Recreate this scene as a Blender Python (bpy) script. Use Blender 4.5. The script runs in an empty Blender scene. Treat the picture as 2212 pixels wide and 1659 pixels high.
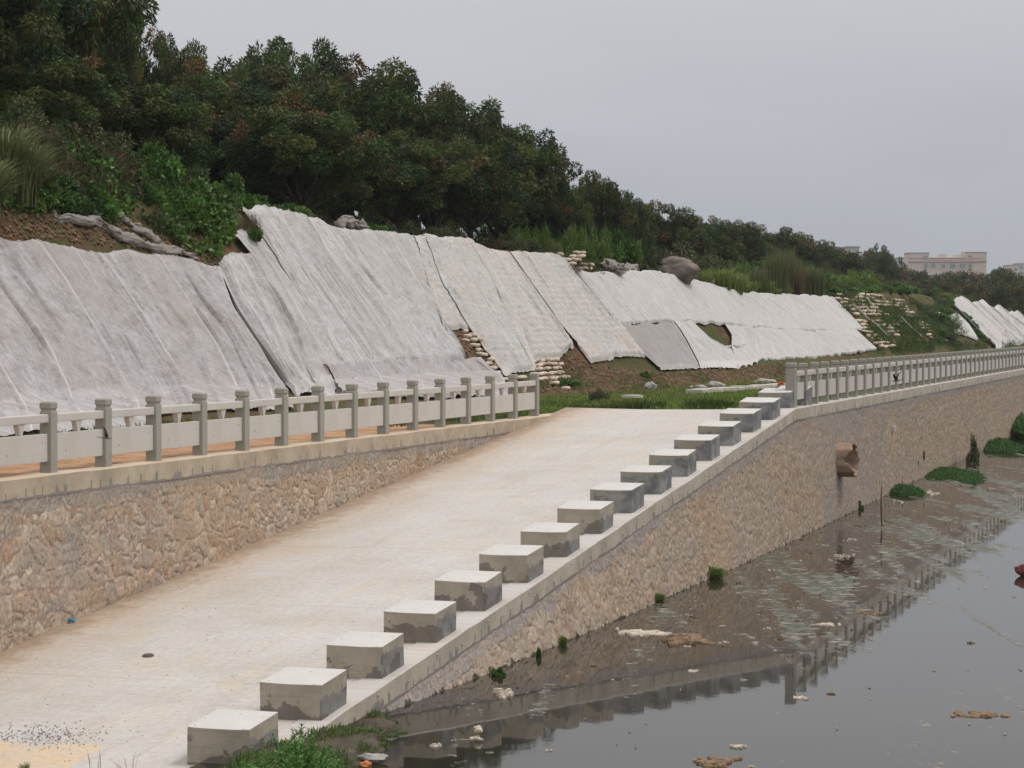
import bpy, math, random
import numpy as np
from mathutils import Vector, Matrix

# ------------------------------------------------------------------ camera, sky, sun
SC = bpy.context.scene
COL = SC.collection
CAMZ = 5.25                       # eye height above the water (water is z = 0)
F = 5000.0                        # focal length in units of a 2212 px wide frame
TH = math.atan(117.5 / F)
cam = bpy.data.objects.new("camera", bpy.data.cameras.new("camera"))
COL.objects.link(cam)
cam.location = (0, 0, CAMZ)
cam.rotation_euler = (math.pi / 2 - TH, 0, 0)
cam.data.sensor_width = 36.0
cam.data.lens = 36.0 * F / 2212.0
cam.data.clip_start = 0.5
cam.data.clip_end = 9000
SC.camera = cam

world = bpy.data.worlds.new("World")
SC.world = world
world.use_nodes = True
wn = world.node_tree
for n in list(wn.nodes):
    wn.nodes.remove(n)
SUN_DIR = Vector((0.80, 0.02, 1.55)).normalized()
def wnode(t, **kw):
    n = wn.nodes.new(t)
    for k, v in kw.items():
        setattr(n, k, v)
    return n
w_out = wnode('ShaderNodeOutputWorld')
w_bg = wnode('ShaderNodeBackground')
w_sky = wnode('ShaderNodeTexSky')
w_sky.sky_type = 'NISHITA'
w_sky.sun_disc = False
w_sky.sun_elevation = math.asin(SUN_DIR.z)
w_sky.sun_rotation = math.atan2(SUN_DIR.x, SUN_DIR.y)
w_sky.air_density = 2.0
w_sky.dust_density = 6.0
w_sc = wnode('ShaderNodeMixRGB', blend_type='MULTIPLY'); w_sc.inputs[0].default_value = 1.0
w_sc.inputs[2].default_value = (0.10, 0.10, 0.10, 1)
wn.links.new(w_sky.outputs[0], w_sc.inputs[1])
w_tc = wnode('ShaderNodeTexCoord')
w_sep = wnode('ShaderNodeSeparateXYZ')
wn.links.new(w_tc.outputs['Generated'], w_sep.inputs[0])
w_map = wnode('ShaderNodeMapping'); w_map.inputs['Scale'].default_value = (1.0, 1.0, 4.5)
w_map.inputs['Rotation'].default_value = (0.0, 0.12, 0.0)
wn.links.new(w_tc.outputs['Generated'], w_map.inputs[0])
w_no = wnode('ShaderNodeTexNoise'); w_no.inputs['Scale'].default_value = 3.2
w_no.inputs['Detail'].default_value = 5.0; w_no.inputs['Roughness'].default_value = 0.5
wn.links.new(w_map.outputs[0], w_no.inputs['Vector'])
w_add = wnode('ShaderNodeMath', operation='MULTIPLY_ADD')
wn.links.new(w_no.outputs[0], w_add.inputs[0]); w_add.inputs[1].default_value = 0.13
wn.links.new(w_sep.outputs[2], w_add.inputs[2])
w_rmp = wnode('ShaderNodeValToRGB')
wn.links.new(w_add.outputs[0], w_rmp.inputs[0])
cr = w_rmp.color_ramp
cr.elements[0].position = 0.05; cr.elements[0].color = (0.405, 0.420, 0.450, 1)
cr.elements[1].position = 1.0; cr.elements[1].color = (1.22, 1.22, 1.22, 1)
for pos, c in ((0.115, (0.445, 0.470, 0.510, 1)), (0.175, (0.515, 0.532, 0.575, 1)), (0.235, (0.590, 0.592, 0.622, 1)), (0.45, (0.82, 0.83, 0.86, 1))):
    e = cr.elements.new(pos); e.color = c
w_mix = wnode('ShaderNodeMixRGB'); w_mix.inputs[0].default_value = 0.93
wn.links.new(w_sc.outputs[0], w_mix.inputs[1]); wn.links.new(w_rmp.outputs[0], w_mix.inputs[2])
wn.links.new(w_mix.outputs[0], w_bg.inputs[0]); w_bg.inputs[1].default_value = 1.04
wn.links.new(w_bg.outputs[0], w_out.inputs[0])

sl = bpy.data.lights.new("sun", 'SUN'); sl.energy = 1.35; sl.angle = math.radians(11)
sl.color = (1.0, 0.955, 0.89)
sun = bpy.data.objects.new("sun", sl); COL.objects.link(sun)
sun.rotation_euler = SUN_DIR.to_track_quat('Z', 'Y').to_euler()
sun.location = (30, 0, 60)

SC.view_settings.view_transform = 'Standard'
SC.view_settings.look = 'None'
SC.view_settings.exposure = 0.0
SC.view_settings.gamma = 1.0
SC.cycles.max_bounces = 6
SC.cycles.diffuse_bounces = 3
SC.cycles.glossy_bounces = 3
SC.cycles.transparent_max_bounces = 8

# ------------------------------------------------------------------ frames and projection
TA = 1644.0 / F
A = math.atan(TA)
SA, CA = math.sin(A), math.cos(A)
rng = np.random.default_rng(7)
random.seed(5)

def W(s, p, z):
    """along-the-river distance s, distance p to the left of the camera's river line, height z"""
    return np.stack([s * SA - p * CA + 0 * z, s * CA + p * SA + 0 * z, z + 0 * s], -1)
def w1(s, p, z):
    return (s * SA - p * CA, s * CA + p * SA, z)
def SP(x, y):
    return x * SA + y * CA, -x * CA + y * SA
def ray(u, v):
    u = np.asarray(u, float); v = np.asarray(v, float)
    x = (u - 1106) / F; y = -(v - 829.5) / F
    dy = math.cos(TH) + y * math.sin(TH)
    dz = -math.sin(TH) + y * math.cos(TH)
    return x / dy, dz / dy            # per metre of Y
def proj(P):
    P = np.asarray(P, float)
    X, Y, Z = P[..., 0], P[..., 1], P[..., 2] - CAMZ
    d = Y * math.cos(TH) - Z * math.sin(TH)
    h = Y * math.sin(TH) + Z * math.cos(TH)
    return 1106 + F * X / d, 829.5 - F * h / d
def at_z(u, v, z):
    dx, dz = ray(u, v); Y = (z - CAMZ) / dz
    return float(dx * Y), float(Y), z
def at_p(u, v, p):
    dx, dz = ray(u, v); Y = p / (SA - dx * CA)
    return float(dx * Y), float(Y), float(CAMZ + dz * Y)
def at_y(u, v, Y):
    dx, dz = ray(u, v)
    return float(dx * Y), float(Y), float(CAMZ + dz * Y)
def sstep(x):
    x = np.clip(x, 0, 1); return x * x * (3 - 2 * x)

# value noise -------------------------------------------------------
_T = np.random.default_rng(11).random((256, 256))
def vn(x, y):
    x = np.asarray(x, float); y = np.asarray(y, float)
    xi = np.floor(x).astype(int); yi = np.floor(y).astype(int)
    fx = x - xi; fy = y - yi
    fx = fx * fx * (3 - 2 * fx); fy = fy * fy * (3 - 2 * fy)
    a = _T[xi & 255, yi & 255]; b = _T[(xi + 1) & 255, yi & 255]
    c = _T[xi & 255, (yi + 1) & 255]; d = _T[(xi + 1) & 255, (yi + 1) & 255]
    return (a * (1 - fx) + b * fx) * (1 - fy) + (c * (1 - fx) + d * fx) * fy - 0.5
def fbm(x, y, o=4):
    r = 0; k = 1.0
    for i in range(o):
        r = r + vn(x * 2 ** i + 17 * i, y * 2 ** i + 31 * i) * k; k *= 0.5
    return r

# ------------------------------------------------------------------ ground shape
PL = 18.23                        # face of the wall under the left railing
CAPL = CAMZ - 2.27
CAPR = CAMZ - 2.03
S_TOP = 58.7
def pR(s):                        # outer edge of the river wall coping
    return np.interp(s, [0, 58.7, 121.7, 400], [11.64, 11.64, 12.19, 14.6])
def zr_right(s):
    return np.minimum(CAMZ - 5.043 + (s - 28.4) * 0.0997, CAPR)
def zr_left(s):
    return np.minimum(CAMZ - 4.84 + (s - 30.75) * 0.0915, 3.14)
def sk(Ys):                       # knots given as camera depth on the bank
    return [(y - 9.4) / CA for y in Ys]
P0S = sk([60, 95, 108, 120, 150, 400]); P0V = [28.2, 28.2, 26.5, 25.5, 25.0, 25.0]
KS = sk([60, 80, 92, 113, 157, 250]); KV = [1.50, 1.48, 1.45, 1.30, 1.10, 1.10]
def ground(p):
    return 3.10 - 0.19 * sstep((p - 15) / 3.5)
def h_slope(s, p):
    p0 = np.interp(s, P0S, P0V); k = np.interp(s, KS, KV)
    wob = 0.5 * fbm(s * 0.09 + 3, p * 0.02, 2)
    p0 = p0 + wob
    return ground(p) + 0.6 * sstep((p - p0 + 3) / 3) + np.maximum(p - p0, 0) * k
def march(u, v, fn, y0=40.0, y1=420.0, n=1500):
    u = np.atleast_1d(np.asarray(u, float)).ravel(); v = np.atleast_1d(np.asarray(v, float)).ravel()
    dx, dz = ray(u, v)
    Y = np.geomspace(y0, y1, n)
    hit = np.full(u.shape, y1)
    prev = np.full(u.shape, True); done = np.zeros(u.shape, bool)
    for i in range(1, n):
        y = Y[i]
        s, p = SP(dx * y, np.full_like(dx, y))
        below = (CAMZ + dz * y) < fn(s, p)
        new = below & ~done
        if new.any():
            a = np.full(new.sum(), Y[i - 1]); b = np.full(new.sum(), y)
            ddx = dx[new]; ddz = dz[new]
            for _ in range(12):
                m = (a + b) / 2
                ss, pp = SP(ddx * m, m)
                bl = (CAMZ + ddz * m) < fn(ss, pp)
                b = np.where(bl, m, b); a = np.where(bl, a, m)
            hit[new] = b; done |= new
        if done.all():
            break
    return np.stack([dx * hit, hit, CAMZ + dz * hit], -1), done
RIM = [(-150, 262), (-60, 285), (0, 300), (120, 318), (200, 335), (330, 378), (430, 418), (520, 450), (600, 452), (690, 478), (790, 500), (860, 503), (890, 514), (1000, 516), (1060, 538),
       (1200, 553), (1250, 588), (1420, 588), (1500, 607), (1600, 632), (1700, 637), (1790, 641), (1850, 634), (1950, 628), (2010, 640),
       (2060, 645), (2110, 655), (2160, 668), (2212, 690), (2300, 700)]
_rp, _ = march([r[0] for r in RIM], [r[1] for r in RIM], h_slope)
_rs, _rpp = SP(_rp[:, 0], _rp[:, 1])
_o = np.argsort(_rs)
RIMS, RIMZ, RIMP = _rs[_o], _rp[_o, 2], _rpp[_o]
def rim_p(s):
    return np.interp(s, RIMS, RIMP)
def h_land(s, p):
    hs = h_slope(s, p)
    R = np.interp(s, RIMS, RIMZ); pr = rim_p(s)
    top = R + 0.06 * np.clip(p - pr, -2, 45) + 0.35 * fbm(s * .25, p * .25, 3) * sstep((p - pr) / 2)
    far = sstep((s - 330) / 200)
    top = top + far * 3.0 * fbm(s * .01, p * .01, 2)
    h = np.minimum(hs, top)
    rough = 0.22 * fbm(s * 0.8, p * 0.8, 3) * sstep((p - np.interp(s, P0S, P0V) + 2.5) / 3)
    return h + np.where(hs < top + .3, rough * .6, rough * 0.4) - 0.05

def on_rim(u, off, extra=0.0):
    sq = np.arange(40, 420, .25); pq = rim_p(sq) + off
    P = W(sq, pq, h_land(sq, pq)); uu, vv = proj(P)
    i = int(np.argmin(np.abs(uu - u))); return P[i][0], P[i][1], float(P[i][2]) + extra

# ------------------------------------------------------------------ object helpers
def tag(o, label=None, cat=None, group=None, kind=None):
    if label: o['label'] = label
    if cat: o['category'] = cat
    if group: o['group'] = group
    if kind: o['kind'] = kind
    return o
def empty(name, loc, label, cat, group=None, rz=0.0):
    o = bpy.data.objects.new(name, None); COL.objects.link(o)
    o.location = loc; o.rotation_euler = (0, 0, rz); o.empty_display_size = 0.3
    return tag(o, label, cat, group)
def link(name, me, mat=None, parent=None, loc=None):
    o = bpy.data.objects.new(name, me); COL.objects.link(o)
    if mat is not None and not me.materials: me.materials.append(mat)
    if parent is not None: o.parent = parent
    if loc is not None: o.location = loc
    return o
def npmesh(name, V, Fq, smooth=False, uv=None, attrs=None, cols=None):
    """V (n,3); Fq (m,4) or (m,3) int array"""
    V = np.asarray(V, np.float32); Fq = np.asarray(Fq, np.int32)
    me = bpy.data.meshes.new(name)
    m, k = Fq.shape
    me.vertices.add(len(V)); me.vertices.foreach_set('co', V.ravel())
    me.loops.add(m * k); me.loops.foreach_set('vertex_index', Fq.ravel())
    me.polygons.add(m)
    me.polygons.foreach_set('loop_start', np.arange(0, m * k, k, dtype=np.int32))
    me.polygons.foreach_set('loop_total', np.full(m, k, np.int32))
    me.polygons.foreach_set('use_smooth', np.full(m, smooth, bool))
    me.update(calc_edges=True)
    if uv is not None:
        l = me.uv_layers.new(name='UVMap')
        l.data.foreach_set('uv', np.asarray(uv, np.float32)[Fq.ravel()].ravel())
    if attrs:
        for nm, arr in attrs.items():
            a = me.attributes.new(nm, 'FLOAT', 'POINT'); a.data.foreach_set('value', np.asarray(arr, np.float32).ravel())
    if cols is not None:
        a = me.attributes.new('tint', 'FLOAT_COLOR', 'POINT')
        c = np.ones((len(V), 4), np.float32); c[:, :3] = cols
        a.data.foreach_set('color', c.ravel())
    return me
def grid_faces(nu, nv, flip=False):
    i = np.arange(nu - 1)[:, None] * nv + np.arange(nv - 1)[None, :]
    f = np.stack([i, i + nv, i + nv + 1, i + 1], -1).reshape(-1, 4)
    return f[:, ::-1] if flip else f
class MB:
    """collects boxes, prisms and tubes into one mesh"""
    def __init__(self): self.v = []; self.f = []; self.uv = []
    def add(self, V, Fs):
        b = len(self.v); self.v += [tuple(x) for x in V]; self.f += [tuple(i + b for i in f) for f in Fs]
    def hexa(self, B, T):
        """bottom quad and top quad, both counter clockwise seen from above"""
        n = len(B)
        fs = [tuple(reversed(range(n))), tuple(range(n, 2 * n))] + [(i, (i + 1) % n, (i + 1) % n + n, i + n) for i in range(n)]
        self.add(list(B) + list(T), fs)
    def box(self, x0, x1, y0, y1, z0, z1):
        self.hexa([(x0, y0, z0), (x1, y0, z0), (x1, y1, z0), (x0, y1, z0)], [(x0, y0, z1), (x1, y0, z1), (x1, y1, z1), (x0, y1, z1)])
    def tube(self, pts, rad, n=8, caps=True):
        pts = [Vector(p) for p in pts]; rings = []
        up = Vector((0, 0, 1))
        for i, p in enumerate(pts):
            d = (pts[min(i + 1, len(pts) - 1)] - pts[max(i - 1, 0)])
            if d.length < 1e-6: d = Vector((0, 0, 1))
            d.normalize()
            a = d.cross(up)
            if a.length < 0.05: a = d.cross(Vector((1, 0, 0)))
            a.normalize(); b = a.cross(d)
            r = rad[i] if hasattr(rad, '__len__') else rad
            rings.append([p + (a * math.cos(2 * math.pi * k / n) + b * math.sin(2 * math.pi * k / n)) * r for k in range(n)])
        V = [v for r in rings for v in r]; Fs = []
        for i in range(len(pts) - 1):
            for k in range(n):
                Fs.append((i * n + k, i * n + (k + 1) % n, (i + 1) * n + (k + 1) % n, (i + 1) * n + k))
        if caps:
            Fs.append(tuple(reversed(range(n)))); Fs.append(tuple((len(pts) - 1) * n + k for k in range(n)))
        self.add(V, Fs)
    def mesh(self, name, smooth=False, bevel=0.0, seg=2):
        me = bpy.data.meshes.new(name); me.from_pydata([tuple(v) for v in self.v], [], self.f)
        me.update()
        if bevel > 0:
            import bmesh
            bm = bmesh.new(); bm.from_mesh(me)
            bmesh.ops.bevel(bm, geom=list(bm.edges), offset=bevel, segments=seg, profile=0.6, affect='EDGES')
            bm.to_mesh(me); bm.free()
        if smooth:
            me.polygons.foreach_set('use_smooth', [True] * len(me.polygons))
        return me
    def build(self, name, mat, parent=None, smooth=False, bevel=0.0, loc=None):
        return link(name, self.mesh(name, smooth, bevel), mat, parent, loc)
def copy_tree(o, parent=None):
    c = o.copy(); COL.objects.link(c)
    if parent is not None: c.parent = parent
    for ch in list(o.children): copy_tree(ch, c)
    return c

# ------------------------------------------------------------------ materials
class NT:
    def __init__(self, name, rough=0.85, spec=0.3):
        self.m = bpy.data.materials.new(name); self.m.use_nodes = True
        self.t = self.m.node_tree; self.b = self.t.nodes['Principled BSDF']
        self.b.inputs['Roughness'].default_value = rough
        self.b.inputs['Specular IOR Level'].default_value = spec
    def n(self, t, **kw):
        n = self.t.nodes.new(t)
        for k, v in kw.items(): setattr(n, k, v)
        return n
    def l(self, a, b): self.t.links.new(a, b)
    def setin(self, sock, val):
        if hasattr(val, 'is_linked') or hasattr(val, 'links'): self.l(val, sock)
        else: sock.default_value = val
    def coord(self, kind='Object', scale=(1, 1, 1), rot=(0, 0, 0), loc=(0, 0, 0)):
        if kind == 'Position':
            g = self.n('ShaderNodeNewGeometry'); src = g.outputs['Position']
        else:
            g = self.n('ShaderNodeTexCoord'); src = g.outputs[kind]
        mp = self.n('ShaderNodeMapping'); self.l(src, mp.inputs[0])
        mp.inputs['Scale'].default_value = scale; mp.inputs['Rotation'].default_value = rot; mp.inputs['Location'].default_value = loc
        return mp.outputs[0]
    def noise(self, vec, scale, detail=4, rough=0.55, dist=0.0):
        n = self.n('ShaderNodeTexNoise'); self.l(vec, n.inputs['Vector'])
        n.inputs['Scale'].default_value = scale; n.inputs['Detail'].default_value = detail
        n.inputs['Roughness'].default_value = rough; n.inputs['Distortion'].default_value = dist
        return n.outputs[0]
    def voro(self, vec, scale, feature='F1', out='Distance'):
        n = self.n('ShaderNodeTexVoronoi', feature=feature); self.l(vec, n.inputs['Vector'])
        n.inputs['Scale'].default_value = scale
        return n.outputs[out]
    def ramp(self, fac, stops, interp='LINEAR'):
        r = self.n('ShaderNodeValToRGB'); self.setin(r.inputs[0], fac)
        r.color_ramp.interpolation = interp
        e = r.color_ramp.elements
        e[0].position, e[0].color = stops[0][0], c4(stops[0][1])
        e[1].position, e[1].color = stops[-1][0], c4(stops[-1][1])
        for p, c in stops[1:-1]:
            x = e.new(p); x.color = c4(c)
        return r.outputs[0]
    def mix(self, fac, a, b, mode='MIX'):
        r = self.n('ShaderNodeMixRGB', blend_type=mode)
        self.setin(r.inputs[0], fac)
        for s, v in ((r.inputs[1], a), (r.inputs[2], b)):
            if isinstance(v, (tuple, list)): s.default_value = c4(v)
            elif isinstance(v, (int, float)): s.default_value = (v, v, v, 1)
            else: self.l(v, s)
        return r.outputs[0]
    def math(self, op, a, b=0.0, c=0.0, clamp=False):
        r = self.n('ShaderNodeMath', operation=op); r.use_clamp = clamp
        self.setin(r.inputs[0], a); self.setin(r.inputs[1], b)
        if op in ('MULTIPLY_ADD',): self.setin(r.inputs[2], c)
        return r.outputs[0]
    def attr(self, name, out='Fac'):
        a = self.n('ShaderNodeAttribute', attribute_name=name); return a.outputs[out]
    def sep(self, vec):
        s = self.n('ShaderNodeSeparateXYZ'); self.l(vec, s.inputs[0]); return s.outputs
    def bump(self, h, strength=0.4, dist=0.02):
        b = self.n('ShaderNodeBump'); self.l(h, b.inputs['Height'])
        b.inputs['Strength'].default_value = strength; b.inputs['Distance'].default_value = dist
        self.l(b.outputs[0], self.b.inputs['Normal'])
    def color(self, c): self.setin(self.b.inputs['Base Color'], c4(c) if isinstance(c, (tuple, list)) else c)
def c4(c): return (c[0], c[1], c[2], 1.0)
M = {}

# concrete of the ramp: pale, warm stains, joints, sand at its foot (UV = s, p)
n = NT('ramp_concrete', 0.9, 0.2)
uv = n.coord('UV')
a = n.noise(uv, 0.55, 6, 0.6, 0.4)
b = n.noise(n.coord('UV', scale=(0.35, 1.6, 1)), 1.1, 6, 0.65)
c = n.noise(uv, 9.0, 5, 0.7)
col = n.ramp(a, [(0.30, (0.42, 0.38, 0.34)), (0.5, (0.465, 0.435, 0.41)), (0.70, (0.50, 0.48, 0.465))])
col = n.mix(n.math('MULTIPLY', n.ramp(b, [(0.50, (0, 0, 0)), (0.72, (1, 1, 1))]), 0.55), col, (0.54, 0.44, 0.33))
n.l(col, n.t.nodes[-1].inputs[0]) if False else None
sx = n.sep(uv)
edge = n.math('SUBTRACT', sx[1], 15.6)
edge = n.math('MULTIPLY_ADD', n.noise(uv, 0.6, 4), 2.6, edge)
edge = n.math('MULTIPLY', n.math('SUBTRACT', edge, 2.0), 0.55, clamp=True)
col = n.mix(n.math('MULTIPLY', edge, 0.62), col, (0.47, 0.335, 0.22))
dirt = n.ramp(n.noise(uv, 2.4, 8, 0.75), [(0.52, (0, 0, 0)), (0.75, (1, 1, 1))])
col = n.mix(n.math('MULTIPLY', dirt, 0.35), col, (0.40, 0.33, 0.26))
strk = n.noise(n.coord('UV', scale=(6.0, 0.25, 1)), 2.0, 3)
col = n.mix(n.math('MULTIPLY', n.math('SUBTRACT', strk, 0.35), 0.5, clamp=True), col, (0.60, 0.58, 0.56))
j = n.math('MULTIPLY_ADD', n.noise(uv, 0.8, 2), 0.03, sx[0])
j = n.math('PINGPONG', n.math('ADD', j, 0.55), 2.5)
j = n.math('LESS_THAN', j, 0.014)
col = n.mix(n.math('MULTIPLY', j, n.math('MULTIPLY', n.noise(uv, 0.9, 3), 0.7)), col, (0.25, 0.21, 0.17))
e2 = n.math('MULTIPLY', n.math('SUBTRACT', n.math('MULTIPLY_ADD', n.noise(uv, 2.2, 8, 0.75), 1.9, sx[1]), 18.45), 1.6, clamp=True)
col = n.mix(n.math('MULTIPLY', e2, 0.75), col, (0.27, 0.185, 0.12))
tk = n.noise(n.coord('UV', scale=(0.12, 2.2, 1)), 1.4, 5, 0.7, 0.3)
col = n.mix(n.math('MULTIPLY', n.ramp(tk, [(0.54, (0, 0, 0)), (0.70, (1, 1, 1))]), 0.30), col, (0.40, 0.34, 0.28))
pt = n.noise(uv, 1.3, 7, 0.72, 0.8)
col = n.mix(n.math('MULTIPLY', n.ramp(pt, [(0.57, (0, 0, 0)), (0.70, (1, 1, 1))]), 0.40), col, (0.45, 0.35, 0.25))
# sand washed over the foot of the ramp
sand = n.math('GREATER_THAN', n.math('MULTIPLY_ADD', n.noise(uv, 1.3, 8, 0.75), 2.2, n.math('SUBTRACT', 24.9, sx[0])), 0.0)
sand2 = n.math('GREATER_THAN', sx[1], 14.0)
col = n.mix(n.math('MULTIPLY', n.math('MULTIPLY', sand, sand2), n.math('MULTIPLY_ADD', n.noise(uv, 2.5, 6, .7), 1.3, -.1, clamp=True)), col, (0.60, 0.43, 0.25))
col = n.mix(0.16, col, n.ramp(c, [(0.3, (0.2, 0.18, 0.16)), (0.7, (0.9, 0.88, 0.85))]), 'OVERLAY')
n.color(col); n.bump(n.math('MULTIPLY_ADD', c, 0.5, b), 0.35, 0.02)
M['ramp'] = n.m

def concrete(name, c1, c2, stain, scale=1.0, drips=False, wet=None, amount=.55):
    n = NT(name, 0.88, 0.25)
    o = n.coord('UV' if drips else 'Object')
    a = n.noise(o, 1.6 * scale, 7, 0.62, 0.3); f = n.noise(o, 22 * scale, 4, 0.6)
    col = n.ramp(a, [(0.32, c1), (0.68, c2)])
    h = n.noise(n.coord('UV' if drips else 'Object', scale=(0.7, 0.7, 9)), 2.0, 4)
    col = n.mix(n.math('MULTIPLY', n.ramp(h, [(0.5, (0, 0, 0)), (0.75, (1, 1, 1))]), amount), col, stain)
    pit = n.voro(o, 9.0 * scale)
    col = n.mix(n.math('MULTIPLY', n.math('LESS_THAN', pit, 0.10), 0.55), col, (0.10, 0.09, 0.08))
    if drips:
        s = n.sep(o)
        dn = n.noise(n.coord('UV', scale=(1.0, 0.02, 1)), 3.6, 2, 0.6)
        # a drip every so often, ending at a random height
        top = n.math('MULTIPLY_ADD', n.noise(n.coord('UV', scale=(1.0, 0.0, 1)), 5.0, 2), 0.75, -0.22)
        cellx = n.math('PINGPONG', n.math('MULTIPLY_ADD', n.noise(n.coord('UV', scale=(1, .0, 1)), .35, 2), 9.0, s[0]), 0.36)
        thin = n.math('LESS_THAN', cellx, 0.055)
        dr = n.math('MULTIPLY', thin, n.math('LESS_THAN', s[1], top))
        band = n.math('LESS_THAN', n.math('MULTIPLY_ADD', n.noise(o, 2.5, 4), 0.16, s[1]), 0.115)
        g = n.math('MAXIMUM', dr, band)
        gc = n.ramp(f, [(0.3, (0.15, 0.14, 0.135)), (0.7, (0.26, 0.245, 0.24))])
        col = n.mix(n.math('MULTIPLY', g, 0.85), col, gc)
    n.color(col); n.bump(n.math('MULTIPLY_ADD', a, 0.6, f), 0.3, 0.01)
    return n.m
M['coping'] = concrete('coping_concrete', (0.36, 0.29, 0.21), (0.49, 0.41, 0.31), (0.27, 0.22, 0.165), 1.0, drips=True)
M['coping_river'] = concrete('river_coping_concrete', (0.38, 0.325, 0.265), (0.53, 0.465, 0.385), (0.33, 0.29, 0.245), 1.0, drips=True)
M['post'] = concrete('green_grey_concrete', (0.29, 0.275, 0.23), (0.345, 0.33, 0.285), (0.29, 0.26, 0.21), 0.7, amount=.3)
M['panel'] = concrete('pale_panel_concrete', (0.50, 0.455, 0.405), (0.565, 0.525, 0.49), (0.50, 0.455, 0.39), 0.5, amount=.3)
M['sandtop'] = concrete('sandy_coping_top', (0.50, 0.385, 0.27), (0.60, 0.49, 0.38), (0.44, 0.31, 0.20), 0.8)

# blocks: board-marked sides with damp dark patches near the base, paler top
n = NT('block_side_concrete', 0.85, 0.25)
o = n.coord('Position'); lz = n.coord('Object')
info = n.n('ShaderNodeObjectInfo')
off = n.math('MULTIPLY', info.outputs['Random'], 37.0)
cmb = n.n('ShaderNodeCombineXYZ'); n.l(off, cmb.inputs[0]); n.l(off, cmb.inputs[1])
va = n.n('ShaderNodeVectorMath', operation='ADD'); n.l(lz, va.inputs[0]); n.l(cmb.outputs[0], va.inputs[1])
ov = va.outputs[0]
a = n.noise(ov, 2.2, 6, 0.6)
col = n.ramp(a, [(0.3, (0.31, 0.265, 0.205)), (0.7, (0.44, 0.39, 0.32))])
mp = n.n('ShaderNodeMapping'); n.l(ov, mp.inputs[0]); mp.inputs['Scale'].default_value = (0.6, 0.6, 14)
bl = n.noise(mp.outputs[0], 1.6, 3)
col = n.mix(n.math('MULTIPLY', n.ramp(bl, [(0.52, (0, 0, 0)), (0.7, (1, 1, 1))]), 0.5), col, (0.26, 0.23, 0.185))
sz = n.sep(lz)
rag = n.noise(ov, 5.0, 6, 0.65)
big = n.noise(ov, 1.7, 3, 0.5)
lim = n.math('MULTIPLY_ADD', rag, 0.55, n.math('MULTIPLY_ADD', big, 2.1, -1.27))
wet = n.math('MULTIPLY', n.math('SUBTRACT', lim, sz[2]), 40.0, clamp=True)
blot = n.math('MULTIPLY', n.math('SUBTRACT', n.math('MULTIPLY_ADD', n.noise(ov, 3.3, 7, 0.62, 0.6), 1.0, n.math('MULTIPLY', sz[2], -0.12)), 0.60), 30.0, clamp=True)
wet = n.math('MAXIMUM', wet, blot)
riv = n.math('GREATER_THAN', sz[0], 0.412)      # the river side is plastered grey
lim2 = n.math('MULTIPLY_ADD', rag, 0.5, n.math('MULTIPLY_ADD', info.outputs['Random'], 0.15, -0.02))
wet2 = n.math('MULTIPLY', riv, n.math('GREATER_THAN', lim2, sz[2]))
col = n.mix(n.math('MULTIPLY', wet2, 0.8), col, n.ramp(rag, [(0.35, (0.15, 0.148, 0.152)), (0.65, (0.24, 0.238, 0.24))]))
col = n.mix(n.math('MULTIPLY', wet, n.math('MULTIPLY_ADD', rag, 0.7, 0.32)), col, (0.12, 0.105, 0.095))
n.color(col); n.bump(n.noise(ov, 14, 5), 0.3, 0.01)
M['block_side'] = n.m
n = NT('block_side_grey_plaster', 0.85, 0.25)
lz = n.coord('Object')
info = n.n('ShaderNodeObjectInfo'); off = n.math('MULTIPLY', info.outputs['Random'], 53.0)
cmb = n.n('ShaderNodeCombineXYZ'); n.l(off, cmb.inputs[0]); n.l(off, cmb.inputs[1])
va = n.n('ShaderNodeVectorMath', operation='ADD'); n.l(lz, va.inputs[0]); n.l(cmb.outputs[0], va.inputs[1]); ov = va.outputs[0]
a = n.noise(ov, 2.6, 6, 0.65, 0.5)
col = n.ramp(a, [(0.36, (0.13, 0.128, 0.13)), (0.5, (0.20, 0.196, 0.195)), (0.62, (0.30, 0.29, 0.28))])
sz = n.sep(lz)
rag = n.noise(ov, 3.2, 6, 0.65)
lim = n.math('MULTIPLY_ADD', rag, 0.95, n.math('MULTIPLY_ADD', sz[0], 0.30, -0.16))
wet = n.math('GREATER_THAN', lim, sz[2])
col = n.mix(n.math('SUBTRACT', 1.0, wet), col, n.ramp(rag, [(0.3, (0.27, 0.24, 0.19)), (0.7, (0.33, 0.30, 0.25))]))
n.color(col); n.bump(n.noise(ov, 14, 5), 0.3, 0.01)
M['block_grey'] = n.m
M['block_top'] = concrete('block_top_concrete', (0.50, 0.475, 0.45), (0.59, 0.57, 0.55), (0.52, 0.47, 0.40), 0.6, amount=.3)

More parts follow.
